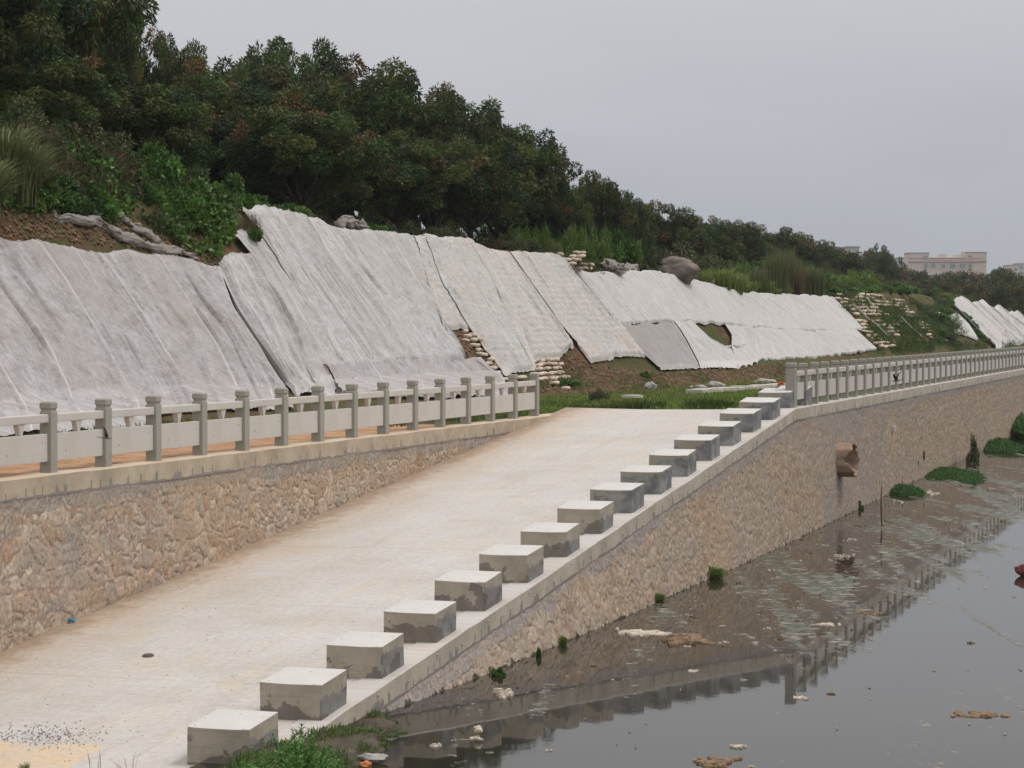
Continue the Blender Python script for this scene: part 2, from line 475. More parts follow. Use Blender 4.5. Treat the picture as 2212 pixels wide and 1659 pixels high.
# rubble stone walls: vertex attributes carry each stone's number and the joint
def stone(name, cols, mortar, grey, fade=None):
    n = NT(name, 0.9, 0.2)
    uv = n.coord('UV')
    cell = n.attr('cell'); joint = n.attr('joint'); patch = n.attr('patch')
    col = n.ramp(cell, [(i / (len(cols) - 1), c) for i, c in enumerate(cols)])
    f = n.noise(uv, 13, 6, 0.7); g = n.noise(uv, 3.1, 5, 0.6, 0.5)
    col = n.mix(n.math('MULTIPLY', n.ramp(g, [(0.42, (0, 0, 0)), (0.68, (1, 1, 1))]), 0.55), col, mortar)
    col = n.mix(n.math('MULTIPLY', n.math('MULTIPLY', joint, n.ramp(n.noise(uv, 1.7, 4), [(.35, (.25, .25, .25)), (.6, (1, 1, 1))])), 0.75), col, n.mix(patch, tuple(q * .82 for q in mortar), grey))
    col = n.mix(n.math('MULTIPLY', patch, 0.55), col, grey)
    col = n.mix(0.75, col, n.ramp(f, [(0.3, (0.16, 0.16, 0.16)), (0.7, (0.86, 0.86, 0.86))]), 'OVERLAY')
    vs = n.noise(n.coord('UV', scale=(4.5, .5, 1)), 1.6, 5, .7, .4)
    col = n.mix(n.math('MULTIPLY', n.ramp(vs, [(0.58, (0, 0, 0)), (0.70, (1, 1, 1))]), 0.4), col, (0.50, 0.44, 0.38))
    dk = n.noise(uv, 4.2, 6, .7, 1.0)
    col = n.mix(n.math('MULTIPLY', n.ramp(dk, [(0.60, (0, 0, 0)), (0.66, (1, 1, 1))]), 0.55), col, (0.17, 0.125, 0.09))
    zone = n.noise(n.coord('UV', scale=(0.16, 0.5, 1)), 1.0, 4, 0.6, 0.5)
    col = n.mix(n.ramp(zone, [(0.40, (0, 0, 0)), (0.62, (0.5, 0.5, 0.5))]), col, n.mix(0.4, col, (0.34, 0.31, 0.29)))
    zo2 = n.noise(n.coord('UV', scale=(0.22, 0.4, 1), loc=(7, 3, 0)), 1.0, 4, 0.6, 0.5)
    col = n.mix(n.ramp(zo2, [(0.52, (0, 0, 0)), (0.68, (0.5, 0.5, 0.5))]), col, n.mix(0.5, col, (0.46, 0.30, 0.16)))
    pit = n.math('LESS_THAN', n.voro(uv, 5.5), 0.13)
    col = n.mix(n.math('MULTIPLY', pit, 0.6), col, (0.10, 0.075, 0.055))
    if fade:
        z = n.sep(uv)[1]
        line = n.math('LESS_THAN', n.math('MULTIPLY_ADD', n.noise(uv, 3, 7, .7), 0.75, z), fade + .22)
        col = n.mix(n.math('MULTIPLY', line, 0.85), col, (0.035, 0.035, 0.022))
    n.color(col); n.bump(n.math('MULTIPLY_ADD', f, 0.6, g), 0.5, 0.03)
    return n.m
M['stone_left'] = stone('tan_rubble_stone', [(0.31, 0.205, 0.13), (0.44, 0.315, 0.215), (0.35, 0.265, 0.195), (0.54, 0.435, 0.34), (0.38, 0.25, 0.165), (0.45, 0.345, 0.265), (0.32, 0.265, 0.22)], (0.36, 0.28, 0.215), (0.23, 0.215, 0.195))
M['stone_river'] = stone('river_rubble_stone', [(0.26, 0.19, 0.13), (0.38, 0.29, 0.21), (0.30, 0.235, 0.19), (0.44, 0.34, 0.25), (0.34, 0.235, 0.155), (0.36, 0.30, 0.25)], (0.31, 0.24, 0.18), (0.235, 0.215, 0.215), fade=0.12)

# soil and grass of the bank
n = NT('bank_soil', 0.95, 0.1)
o = n.coord('Position')
a = n.noise(o, 0.35, 6, 0.65, 0.6); b = n.noise(o, 2.2, 7, 0.7); f = n.noise(o, 9, 5, 0.7)
soil = n.ramp(b, [(0.28, (0.06, 0.034, 0.020)), (0.48, (0.125, 0.072, 0.043)), (0.66, (0.19, 0.118, 0.073)), (0.85, (0.29, 0.195, 0.13))])
grass = n.ramp(f, [(0.3, (0.035, 0.045, 0.015)), (0.7, (0.10, 0.115, 0.04))])
msk = n.ramp(n.math('MULTIPLY_ADD', b, 0.45, n.math('MULTIPLY', a, 0.75)), [(0.52, (0, 0, 0)), (0.66, (1, 1, 1))])
n.color(n.mix(msk, soil, grass)); n.bump(n.math('MULTIPLY_ADD', f, 0.4, b), 0.8, 0.12)
M['soil'] = n.m
n = NT('lawn_grass', 0.95, 0.1)
o = n.coord('Position')
a = n.noise(o, 0.5, 5, 0.6, 0.5); f = n.noise(o, 7, 5, 0.7)
gr = n.ramp(f, [(0.25, (0.055, 0.085, 0.018)), (0.75, (0.14, 0.175, 0.045))])
n.color(n.mix(n.ramp(a, [(0.56, (0, 0, 0)), (0.70, (1, 1, 1))]), gr, (0.24, 0.16, 0.095))); n.bump(f, 0.6, 0.05)
M['lawn'] = n.m
n = NT('orange_path_soil', 0.95, 0.1)
o = n.coord('Position')
b = n.noise(o, 1.6, 7, 0.7); f = n.noise(o, 12, 4, 0.7)
n.color(n.ramp(n.math('MULTIPLY_ADD', f, 0.4, n.math('MULTIPLY', b, 0.6)), [(0.34, (0.22, 0.115, 0.06)), (0.5, (0.40, 0.235, 0.135)), (0.66, (0.50, 0.34, 0.22))])); n.bump(f, 0.7, 0.05)
M['path'] = n.m

# non-woven white fabric (UV in metres: x along the bank, y down the slope)
def fabric(name, lo, hi, brown, br_amt, bag=0.0):
    n = NT(name, 0.9, 0.15)
    uv = n.coord('UV')
    g = n.noise(uv, 1.6, 8, 0.72, 0.4)
    m = n.noise(uv, 7.0, 6, 0.75)
    st = n.noise(n.coord('UV', scale=(5.0, 0.45, 1)), 1.3, 5, 0.65, 0.3)
    big = n.noise(uv, 0.28, 4, 0.6, 0.3)
    col = n.ramp(n.math('MULTIPLY_ADD', m, 0.5, n.math('MULTIPLY', g, 0.5)), [(0.41, lo), (0.59, hi)])
    col = n.mix(n.math('MULTIPLY', n.ramp(big, [(0.42, (0, 0, 0)), (0.65, (1, 1, 1))]), br_amt), col, brown)
    seam = n.attr('seam')
    col = n.mix(n.math('MULTIPLY', seam, 0.75), col, (0.72, 0.70, 0.70))
    col = n.mix(n.math('MULTIPLY', n.ramp(st, [(0.55, (0, 0, 0)), (0.74, (1, 1, 1))]), 0.42), col, (0.33, 0.30, 0.275))
    if bag:
        w = n.noise(n.coord('UV', scale=(1.5, 5.0, 1)), 1.3, 3, 0.6)
        col = n.mix(n.math('MULTIPLY', n.ramp(w, [(0.5, (0, 0, 0)), (0.68, (1, 1, 1))]), bag), col, (0.70, 0.62, 0.54))
    n.color(col)
    n.bump(n.math('MULTIPLY_ADD', m, 0.25, n.math('MULTIPLY_ADD', st, 0.8, g)), 0.5, 0.05)
    tr = n.n('ShaderNodeBsdfTranslucent'); n.l(col, tr.inputs[0])
    mx = n.n('ShaderNodeMixShader'); mx.inputs[0].default_value = 0.12
    out = n.t.nodes['Material Output']
    n.l(n.b.outputs[0], mx.inputs[1]); n.l(tr.outputs[0], mx.inputs[2]); n.l(mx.outputs[0], out.inputs[0])
    return n.m
M['fabric'] = fabric('white_fabric', (0.335, 0.305, 0.295), (0.545, 0.525, 0.54), (0.42, 0.36, 0.335), 0.55)
M['fabric_mid'] = fabric('white_fabric_cleaner', (0.41, 0.38, 0.365), (0.60, 0.59, 0.595), (0.49, 0.44, 0.41), 0.45)
M['fabric_bag'] = fabric('white_fabric_over_bags', (0.42, 0.395, 0.38), (0.58, 0.57, 0.565), (0.58, 0.50, 0.45), 0.6, 0.5)
M['fabric_far'] = fabric('white_fabric_fresh', (0.475, 0.45, 0.435), (0.60, 0.585, 0.58), (0.64, 0.60, 0.575), 0.35)
M['fabric_dark'] = fabric('grey_fabric', (0.33, 0.31, 0.30), (0.42, 0.40, 0.395), (0.37, 0.33, 0.31), 0.4)
M['cloth_grey'] = fabric('old_grey_cloth', (0.25, 0.22, 0.20), (0.42, 0.385, 0.36), (0.30, 0.24, 0.20), 0.6)

def leafmat(name, rough=0.55, trans=0.25):
    n = NT(name, rough, 0.22)
    t = n.attr('tint', 'Color')
    n.l(t, n.b.inputs['Base Color'])
    tr = n.n('ShaderNodeBsdfTranslucent'); n.l(t, tr.inputs[0])
    mx = n.n('ShaderNodeMixShader'); mx.inputs[0].default_value = trans
    n.l(n.b.outputs[0], mx.inputs[1]); n.l(tr.outputs[0], mx.inputs[2]); n.l(mx.outputs[0], n.t.nodes['Material Output'].inputs[0])
    return n.m
M['leaf'] = leafmat('tree_leaves', 0.5, 0.22)
M['grass'] = leafmat('grass_blades', 0.6, 0.3)
n = NT('bark', 0.9, 0.1)
o = n.coord('Object', scale=(4, 4, 1)); b = n.noise(o, 3, 6, 0.7)
n.color(n.ramp(b, [(0.3, (0.045, 0.035, 0.028)), (0.7, (0.12, 0.095, 0.075))])); n.bump(b, 0.6, 0.03)
M['bark'] = n.m
def simple(name, c, rough=0.8, var=0.25, scale=3.0, spec=0.2, metal=0.0):
    n = NT(name, rough, spec); n.b.inputs['Metallic'].default_value = metal
    o = n.coord('Object'); b = n.noise(o, scale, 5, 0.6)
    n.color(n.ramp(b, [(0.3, tuple(x * (1 - var) for x in c)), (0.7, tuple(min(1, x * (1 + var)) for x in c))]))
    n.bump(b, 0.3, 0.02)
    return n.m
M['bag'] = simple('sandbag_weave', (0.55, 0.45, 0.36), 0.9, 0.22, 4)
M['boulder'] = simple('boulder_stone', (0.17, 0.14, 0.12), 0.9, 0.35, 1.5)
M['rock'] = simple('pale_rock', (0.33, 0.31, 0.285), 0.9, 0.3, 3)
M['pipe'] = simple('clay_stained_pipe', (0.30, 0.205, 0.145), 0.85, 0.3, 3)
M['pipe_in'] = simple('pipe_inside', (0.20, 0.09, 0.04), 0.9, 0.3, 3)
M['iron'] = simple('dark_iron', (0.12, 0.11, 0.10), 0.7, 0.3, 8)
M['steel'] = simple('bolt_steel', (0.45, 0.43, 0.40), 0.5, 0.2, 8)
M['pole'] = simple('weathered_pole', (0.33, 0.30, 0.26), 0.85, 0.3, 4)
M['stick'] = simple('wet_stick', (0.07, 0.06, 0.05), 0.8, 0.3, 4)
M['mud'] = simple('wet_mud', (0.065, 0.047, 0.03), 0.6, 0.5, 2.5)
M['mat_green'] = simple('waterweed_mat', (0.05, 0.10, 0.03), 0.9, 0.5, 5)
M['litter'] = simple('pale_litter', (0.50, 0.43, 0.34), 0.8, 0.3, 8)
M['litter_brown'] = simple('brown_litter', (0.20, 0.135, 0.08), 0.85, 0.5, 12)
M['litter_red'] = simple('red_brown_litter', (0.16, 0.04, 0.035), 0.7, 0.4, 10)
M['blue_plastic'] = simple('blue_plastic', (0.05, 0.25, 0.45), 0.5, 0.1, 10)
M['red_flower'] = simple('red_scrap', (0.55, 0.07, 0.03), 0.6, 0.1, 10)
M['kerbstone'] = simple('pale_kerb', (0.50, 0.46, 0.40), 0.9, 0.15, 3)
M['ash'] = simple('ash_crumbs', (0.20, 0.195, 0.195), 0.95, 0.4, 8)
M['clod'] = simple('soil_clods', (0.17, 0.105, 0.065), 0.95, 0.5, 2)
M['gravel'] = simple('crumbs', (0.30, 0.24, 0.18), 0.95, 0.4, 8)

# water
n = NT('canal_water', 0.035, 0.5)
n.b.inputs['IOR'].default_value = 1.33
o = n.coord('Position', rot=(0, 0, A))
g = n.sep(o)   # rotated frame
strk = n.noise(n.coord('Position', rot=(0, 0, A), scale=(1.6, 0.22, 1)), 0.55, 6, 0.62, 0.9)
fine = n.noise(n.coord('Position'), 4.0, 5, 0.7, 0.3)
pos = n.sep(n.coord('Position'))
sF = n.math('ADD', n.math('MULTIPLY', pos[0], SA), n.math('MULTIPLY', pos[1], CA))
pF = n.math('SUBTRACT', n.math('MULTIPLY', pos[1], SA), n.math('MULTIPLY', pos[0], CA))
zone = n.math('MULTIPLY', n.ramp(n.math('MULTIPLY', sF, 0.01), [(0.33, (0, 0, 0)), (0.42, (1, 1, 1)), (0.80, (1, 1, 1)), (1.0, (0.3, 0.3, 0.3))]),
              n.ramp(n.math('MULTIPLY', pF, 0.05), [(0.22, (0, 0, 0)), (0.36, (1, 1, 1)), (0.50, (1, 1, 1)), (0.60, (0.35, 0.35, 0.35))]))
val = n.math('MULTIPLY_ADD', fine, 0.40, n.math('MULTIPLY', strk, 0.75))
val = n.math('MULTIPLY_ADD', zone, 0.10, val)
scum = n.ramp(val, [(0.675, (0, 0, 0)), (0.735, (1, 1, 1))])
n.color(n.mix(scum, (0.026, 0.022, 0.017), n.ramp(fine, [(0.38, (0.05, 0.055, 0.038)), (0.55, (0.13, 0.13, 0.10)), (0.66, (0.30, 0.27, 0.21))])))
rg = n.math('MULTIPLY_ADD', scum, 0.5, 0.03); n.l(rg, n.b.inputs['Roughness'])
sp = n.math('MULTIPLY_ADD', scum, -0.34, 0.44); n.l(sp, n.b.inputs['Specular IOR Level'])
rip = n.noise(n.coord('Position', scale=(1, 0.5, 1)), 1.4, 3, 0.5)
n.bump(rip, 0.10, 0.018)
M['water'] = n.m

# ================================================================== the setting
# riverbed and far ground: one sheet out to the horizon, then water, then the banks
me = npmesh('ground', [(-4000, -200, -0.9), (4000, -200, -0.9), (4000, 7000, -0.9), (-4000, 7000, -0.9)], [(0, 1, 2, 3)])
tag(link('ground', me, M['mud']), kind='structure')

ss = np.concatenate([np.arange(-40, 400, 20), np.arange(400, 1501, 100)]).astype(float)
V = np.concatenate([W(ss, np.interp(ss, [58, 122, 400, 1500], [12.4, 12.9, 15.3, 16.0]), -0.04), W(ss, np.full_like(ss, -34.0), -0.04)])
k = len(ss)
Fq = [(i, i + k, i + k + 1, i + 1) for i in range(k - 1)]
tag(link('water', npmesh('water', V, Fq), M['water']), kind='structure')
# the other bank, outside the photograph
pp = np.array([-33.5, -36, -38, -60, -400.0]); zz = np.array([-0.5, 1.2, 2.6, 3.2, 3.2])
S2, P2 = np.meshgrid(ss, pp, indexing='ij'); Z2 = np.broadcast_to(zz, S2.shape) + 0.2 * fbm(S2 * .1, P2 * .1)
tag(link('far_bank', npmesh('far_bank', W(S2, P2, Z2).reshape(-1, 3), grid_faces(len(ss), len(pp), False), True), M['lawn']), kind='structure')

# hillside
sg = np.concatenate([np.arange(14, 60, 0.6), np.arange(60, 170, 0.45), np.arange(170, 300, 1.2), np.arange(300, 600, 6), np.arange(600, 1501, 60)])
pg = np.concatenate([np.arange(18.66, 26, 0.7), np.arange(26, 36, 0.25), np.arange(36, 60, 1.0), np.arange(60, 421, 12)])
S2, P2 = np.meshgrid(sg, pg, indexing='ij')
Z2 = h_land(S2, P2)
path = tag(link('hillside', npmesh('hillside', W(S2, P2, Z2).reshape(-1, 3), grid_faces(len(sg), len(pg), True), True), M['soil']), kind='structure')
# lawn beyond the head of the ramp and along the far railing
sg = np.concatenate([np.arange(58.0, 170, 1.0), np.arange(170, 401, 5), [500, 700, 1000, 1500]])
tq = np.linspace(0, 1, 12)
S2, T2 = np.meshgrid(sg, tq, indexing='ij')
edge0 = np.where(S2 < 60.9, 0.0, 0.0) + pR(S2) + 0.42
P2 = edge0 * (1 - T2) + 18.9 * T2
Z2 = ground(P2) + 0.0 + 0.03 * vn(S2 * .7, P2 * .7) + 0.012
Z2 = np.where(S2 < 60.0, Z2 - 0.5, Z2)
tag(link('lawn', npmesh('lawn', W(S2, P2, Z2).reshape(-1, 3), grid_faces(len(sg), len(tq), True), True), M['lawn']), kind='structure')
# strip of bare orange soil behind the left railing
sg = np.arange(14, 56.1, 0.35); pg = np.linspace(18.60, 24.5, 26)
S2, P2 = np.meshgrid(sg, pg, indexing='ij')
fade = 0.10 + 0.07 * fbm(S2 * .6, P2 * .9) - 0.14 * sstep((P2 - 22.0) / 2.4 + 0.5 * vn(S2 * .5, P2 * .5)) - 0.12 * sstep((S2 - 50) / 6)
Z2 = h_land(S2, P2) + fade
tag(link('path', npmesh('path', W(S2, P2, Z2).reshape(-1, 3), grid_faces(len(sg), len(pg), True), True), M['path']), kind='structure')

# ramp
sg = np.concatenate([np.arange(12, 60.3, 0.5), [60.45]]); tq = np.linspace(0, 1, 20)
S2, T2 = np.meshgrid(sg, tq, indexing='ij')
P2 = (pR(S2) + 0.30) * (1 - T2) + 18.32 * T2
sr = S2 - 1.75 * (1 - T2) * sstep((S2 - 52) / 8)          # the head of the ramp runs square across the picture
Z2 = zr_right(sr) * (1 - T2) + zr_left(sr) * T2 + 0.012 * vn(S2 * .5, P2 * .7)
ramp = tag(link('ramp', npmesh('ramp', W(sr, P2, Z2).reshape(-1, 3), grid_faces(len(sg), len(tq), True), True, uv=np.stack([sr, P2], -1).reshape(-1, 2)), M['ramp']), kind='structure')

# ------------------------------------------------------------------ stone walls
def cells(x, y, size, seed):
    """irregular cells: id in 0..1, distance to the joint"""
    r = np.random.default_rng(seed); T = r.random((128, 128, 3))
    gx = x / size; gy = y / size
    ix = np.floor(gx).astype(int); iy = np.floor(gy).astype(int)
    d1 = np.full(x.shape, 9.0); d2 = np.full(x.shape, 9.0); cid = np.zeros(x.shape)
    for ox in (-1, 0, 1):
        for oy in (-1, 0, 1):
            cx = ix + ox; cy = iy + oy; t = T[cx & 127, cy & 127]
            px = cx + 0.12 + 0.76 * t[..., 0]; py = cy + 0.12 + 0.76 * t[..., 1]
            d = np.hypot(gx - px, (gy - py) * 1.12)
            nw = d < d1
            d2 = np.where(nw, d1, np.minimum(d2, d)); cid = np.where(nw, t[..., 2], cid); d1 = np.where(nw, d, d1)
    return cid, (d2 - d1) * size
def stone_wall(sv, zb, zt, pf, size, step, seed, amp, batter, patch_fn):
    """sv sample positions; zb/zt bottom and top heights; pf face distance at the top"""
    nz = int(np.max(zt - zb) / step) + 2
    t = np.linspace(0, 1, nz)
    S2, T2 = np.meshgrid(sv, t, indexing='ij')
    ztop = zt[:, None]; H = np.max(zt - zb)
    Z2 = ztop - (1 - T2) * np.maximum(zt - zb, 0.02)[:, None]
    wx = S2 + 0.22 * fbm(S2 * 2.3, Z2 * 2.3, 4); wy = Z2 + 0.22 * fbm(S2 * 2.3 + 40, Z2 * 2.3, 4)
    cid, jd = cells(wx, wy, size, seed)
    cid2, jd2 = cells(wx, wy, size * 0.52, seed + 3)
    small = vn(S2 * 1.6 + 9, Z2 * 1.6) > 0.02
    cid = np.where(small, cid2, cid); jd = np.where(small, jd2, jd)
    joint = np.clip(1 - jd / (0.16 * size), 0, 1)
    patch = np.clip(patch_fn(S2, Z2), 0, 1)
    bulge = np.clip(jd / (0.30 * size), 0, 1) ** 0.7 * (0.55 + 0.6 * cid)
    disp = amp * (bulge * (1 - 0.65 * patch) + 0.35 * fbm(S2 * 6, Z2 * 6, 3) + 0.5 * patch)
    P2 = pf[:, None] - disp - np.asarray(batter)[..., None] * (ztop - Z2) + amp * 0.4
    V = W(S2, P2, Z2).reshape(-1, 3)
    return npmesh('stone_face', V, grid_faces(len(sv), nz, True)[:, ::-1], True, uv=np.stack([S2, Z2], -1).reshape(-1, 2),
                  attrs={'cell': cid.ravel(), 'joint': joint.ravel(), 'patch': patch.ravel()})
def coping(name, sv, pout, width, ztop, h, mside, mtop, parent, jag=0.012):
    """a long cap stone: side (UV = length, height above its underside), top"""
    sv = np.asarray(sv, float); n = len(sv)
    jz = jag * fbm(sv * 1.3, sv * 0 + 2, 3)
    jp = jag * 1.4 * fbm(sv * 0.8, sv * 0 + 8, 3)
    prof = [(0.0, -h), (0.0, -0.02), (0.022, 0.0), (width - .02, 0.0), (width, -0.02), (width, -h)]
    rows = [W(sv, pout + jp + a, ztop + jz + b) for a, b in prof]
    V = np.stack(rows, 1).reshape(-1, 3)
    uv = np.stack([np.stack([sv, np.full(n, h + b - (0 if a <= .02 else 0))], -1) for a, b in prof], 1).reshape(-1, 2)
    Fq = grid_faces(n, len(prof))
    me = npmesh(name, V, Fq, False, uv=uv)
    me.materials.append(mside); me.materials.append(mtop)
    idx = (np.arange(len(Fq)) % (len(prof) - 1))
    me.polygons.foreach_set('material_index', np.where((idx == 2) | (idx == 1), 1, 0).astype(np.int32))
    import bmesh
    bm = bmesh.new(); bm.from_mesh(me)
    bmesh.ops.holes_fill(bm, edges=[e for e in bm.edges if e.is_boundary], sides=8)
    bmesh.ops.recalc_face_normals(bm, faces=bm.faces)
    bm.to_mesh(me); bm.free()
    return link(name, me, None, parent)

# left wall, under the left railing
lw = empty('retaining_wall', (0, 0, 0), 'tan rubble stone wall with a sandy concrete coping under the left railing, falling to the ramp', 'wall')
sv = np.arange(14, 58.2, 0.028)
zb = zr_left(sv) - 0.12; zt = np.full_like(sv, CAPL - 0.33)
ok = zt - zb > 0.03; sv = sv[ok]; zb = zb[ok]; zt = zt[ok]
def patchL(s, z):
    top = (z > CAPL - 0.33 - 0.14 - 0.16 * (vn(s * 1.4, z * 0) + .5))
    nearp = sstep((fbm(s * 1.7, z * 2.2, 5) - 0.10 - 0.012 * (s - 30)) * 7) * sstep((38 - s) / 5) * (.5 + .9 * (vn(s * 6, z * 6) + .5)) * .8
    vert = (np.abs(vn(s * 0.9 + 5, z * 0.35)) < 0.022) & (vn(s * .7, z * .3) > 0.05)
    return np.maximum(np.maximum(top * 0.95, nearp * 0.95), vert * 0.45)
sw = link('stone_face', stone_wall(sv, zb, zt, np.full_like(sv, PL), 0.38, 0.028, 3, 0.030, np.full_like(sv, 0.035), patchL), M['stone_left'], lw)
coping('coping', np.arange(14, 60.6, 0.25), PL - 0.02, 0.46, CAPL, 0.34, M['coping'], M['sandtop'], lw)

# river wall: falls with the ramp, then level under the far railing
rw = empty('river_wall', (0, 0, 0), 'long rubble stone river wall with grey mortar and concrete coping, rising from the water beside the ramp', 'wall')
sv = np.concatenate([np.arange(26.6, 60, 0.04), np.arange(60, 135, 0.07), np.arange(135, 330, 0.6)])
zt = zr_right(sv) - 0.31; zb = np.full_like(sv, -0.30)
def patchR(s, z):
    zt_ = zr_right(s) - 0.31
    top = (z > zt_ - 0.10 - 0.20 * (vn(s * 1.1, z * 0) + .5))
    grey = sstep((fbm(s * .10 + 2, z * .25, 3) + 0.9 * np.exp(-((s - 66) / 8.0) ** 2) - 0.42) * 4) * (0.35 + 0.65 * (vn(s * 3.2, z * 3.2) > -0.1))
    vert = (np.abs(vn(s * 0.5 + 5, z * 0.2)) < 0.02)
    return np.maximum(np.maximum(top * 0.9, grey * 0.75), vert * 0.6)
bat = np.interp(sv, [28, 36, 46, 60, 80], [0.55, 0.36, 0.18, 0.07, 0.01])
link('stone_face', stone_wall(sv, zb, zt, pR(sv), 0.30, 0.05, 8, 0.034, bat, patchR), M['stone_river'], rw)
coping('coping', np.concatenate([np.arange(26.4, 60, 0.2), np.arange(60, 140, 0.4), np.arange(140, 331, 3)]), pR(np.concatenate([np.arange(26.4, 60, 0.2), np.arange(60, 140, 0.4), np.arange(140, 331, 3)])) - 0.02,
       0.46, zr_right(np.concatenate([np.arange(26.4, 60, 0.2), np.arange(60, 140, 0.4), np.arange(140, 331, 3)])) + 0.015, 0.33, M['coping_river'], M['ramp'], rw)
# small form bolts left in the coping face beside the ramp
bp = MB(); bp.tube([(0, 0, 0), (0.025, 0, 0)], [0.016, 0.012], 8)
bme = bp.mesh('bolt')
for i in range(26):
    s = 28.2 + i * 1.15 + random.uniform(-.2, .2)
    z = float(zr_right(s)) - (0.07 if i % 2 else 0.16)
    b = link('bolt', bme, M['steel'] if i == 0 else None, rw, w1(s, float(pR(s)) - 0.025, z)); b.rotation_euler = (0, 0, -A)

# outfall pipe, broken at its mouth
x, y, z = at_p(1806, 993, float(pR(68)) - 0.03)
s0, _ = SP(x, y)
pipe = empty('outfall_pipe', (x, y, z), 'brown clay-stained concrete pipe with a broken mouth sticking out of the river wall', 'pipe', rz=-A)
R_, th = 0.48, 0.06
def pipe_len(a):         # a measured from the top, positive toward the far side
    return 0.56 + 0.03 * math.sin(5 * a) + 0.02 * math.sin(13 * a) - 0.20 * math.exp(-((a + 1.45) / 0.55) ** 2) - 0.08 * math.exp(-(a / 0.5) ** 2)
nseg = 64; Vp = []; uvp = []
for k in range(nseg):
    a = -math.pi + 2 * math.pi * k / nseg
    L = pipe_len(a) + random.uniform(-.015, .015)
    cy, cz = math.sin(a), math.cos(a)
    Vp += [(-0.3, R_ * cy, R_ * cz), (L, R_ * cy, R_ * cz), (L - 0.01, (R_ - th) * cy, (R_ - th) * cz), (-0.3, (R_ - th) * cy, (R_ - th) * cz)]
Fp = []
for k in range(nseg):
    a_ = k * 4; b_ = ((k + 1) % nseg) * 4
    for j in range(3): Fp.append((a_ + j, b_ + j, b_ + j + 1, a_ + j + 1))
me = npmesh('pipe_shell', Vp, Fp, True); link('pipe_shell', me, M['pipe'], pipe)
bk = MB(); bk.tube([(-0.28, 0, 0), (-0.27, 0, 0)], [R_ - th + .01] * 2, 32); bk.build('pipe_back', M['pipe_in'], pipe)
# weep outlet on the wall face
x, y, z = at_p(1927, 927, float(pR(75)) - 0.03)
m_ = MB(); m_.box(-0.12, 0.10, -0.10, 0.10, -0.10, 0.10)
o = m_.build('drain_outlet', M['kerbstone'], None, bevel=0.02, loc=(x, y, z)); o.rotation_euler = (0, 0, -A)
tag(o, 'small pale square drain outlet high on the river wall right of the broken pipe', 'drain outlet')

# ------------------------------------------------------------------ concrete blocks along the ramp
def block_mesh(j, grey):
    r = random.Random(j)
    hx, hy, h, sl = 0.425, 0.43, 0.455, 0.0997
    hx += r.uniform(-.01, .01); h += r.uniform(-.012, .012)
    mb = MB(); g = 6
    B = [(-hx, -hy, -0.08 - hy * sl), (hx, -hy, -0.08 - hy * sl), (hx, hy, -0.08 + hy * sl), (-hx, hy, -0.08 + hy * sl)]
    j_ = [r.uniform(-.012, .012) for _ in range(8)]
    T = [(-hx + j_[0], -hy + j_[1], h - hy * sl + j_[6] * .5), (hx + j_[2], -hy + j_[3], h - hy * sl), (hx + j_[4], hy, h + hy * sl), (-hx, hy + j_[5], h + hy * sl + j_[7] * .5)]
    mb.hexa(B, T)
    import bmesh
    me = mb.mesh('concrete_block')
    bm = bmesh.new(); bm.from_mesh(me)
    bmesh.ops.subdivide_edges(bm, edges=list(bm.edges), cuts=5, use_grid_fill=True)
    for v in bm.verts:
        v.co.z -= 0.010 * max(0, 1 - (v.co.x / hx) ** 2) * (1 if v.co.z > 0.3 and v.co.y < -hy * .9 else 0)
        v.co += Vector((1, 1, 1)) * 0.004 * noise_v(v.co * 3 + Vector((j, 0, 0)))
    sharp = [e for e in bm.edges if len(e.link_faces) == 2 and e.calc_face_angle() > 0.9]
    bmesh.ops.bevel(bm, geom=sharp, offset=0.009, segments=2, profile=0.5, affect='EDGES')
    bm.normal_update()
    for f in bm.faces:
        f.material_index = 1 if f.normal.z > 0.8 and f.calc_center_median().z > 0.2 else 0
        f.smooth = False
    bm.to_mesh(me); bm.free()
    me.materials.append(M['block_grey'] if grey else M['block_side']); me.materials.append(M['block_top'])
    return me
from mathutils import noise as mnoise
def noise_v(v): return mnoise.noise(v)
where = {1: 'nearest concrete block, its foot hidden by the leafy weeds, broad dark stain on its front', 2: 'second concrete block from the bottom of the ramp, three small dark marks on its front',
 3: 'third block from the bottom of the ramp, dark blotches low on its front', 4: 'fourth block from the bottom of the ramp, dark band along its foot',
 5: 'fifth block from the bottom of the ramp, dark patch high on its front', 6: 'sixth block from the bottom of the ramp, its right corner dark grey',
 7: 'seventh block from the bottom of the ramp', 8: 'eighth block from the bottom of the ramp', 9: 'ninth block up from the bottom of the ramp',
 10: 'eighth block counting down from the far railing', 11: 'seventh block counting down from the far railing', 12: 'sixth block down from the far railing, pale corner above grey plaster', 13: 'fifth block down from the far railing',
 14: 'fourth block down from the far railing', 15: 'third block down from the far railing', 16: 'second block down from the far railing', 17: 'topmost concrete block, touching the first post of the far railing'}
cB = 12.37; pB = cB * CA
NB = 17
for i in range(1, NB + 1):
    val = 4.52e-4 + 0.3385e-4 * (i - 1)
    Yc = F * cB * val
    s = (Yc - pB * SA) / CA + 0.43
    if i == NB: s -= 0.12
    p = pB + 0.425
    me = block_mesh(i, i >= 9)
    o = link('concrete_block', me, None, None, w1(s, p, float(zr_right(s)) + 0.012)); o.rotation_euler = (0, 0, -A + random.uniform(-.012, .012))
    tag(o, where[i], 'concrete block', 'concrete blocks along the river edge of the ramp')

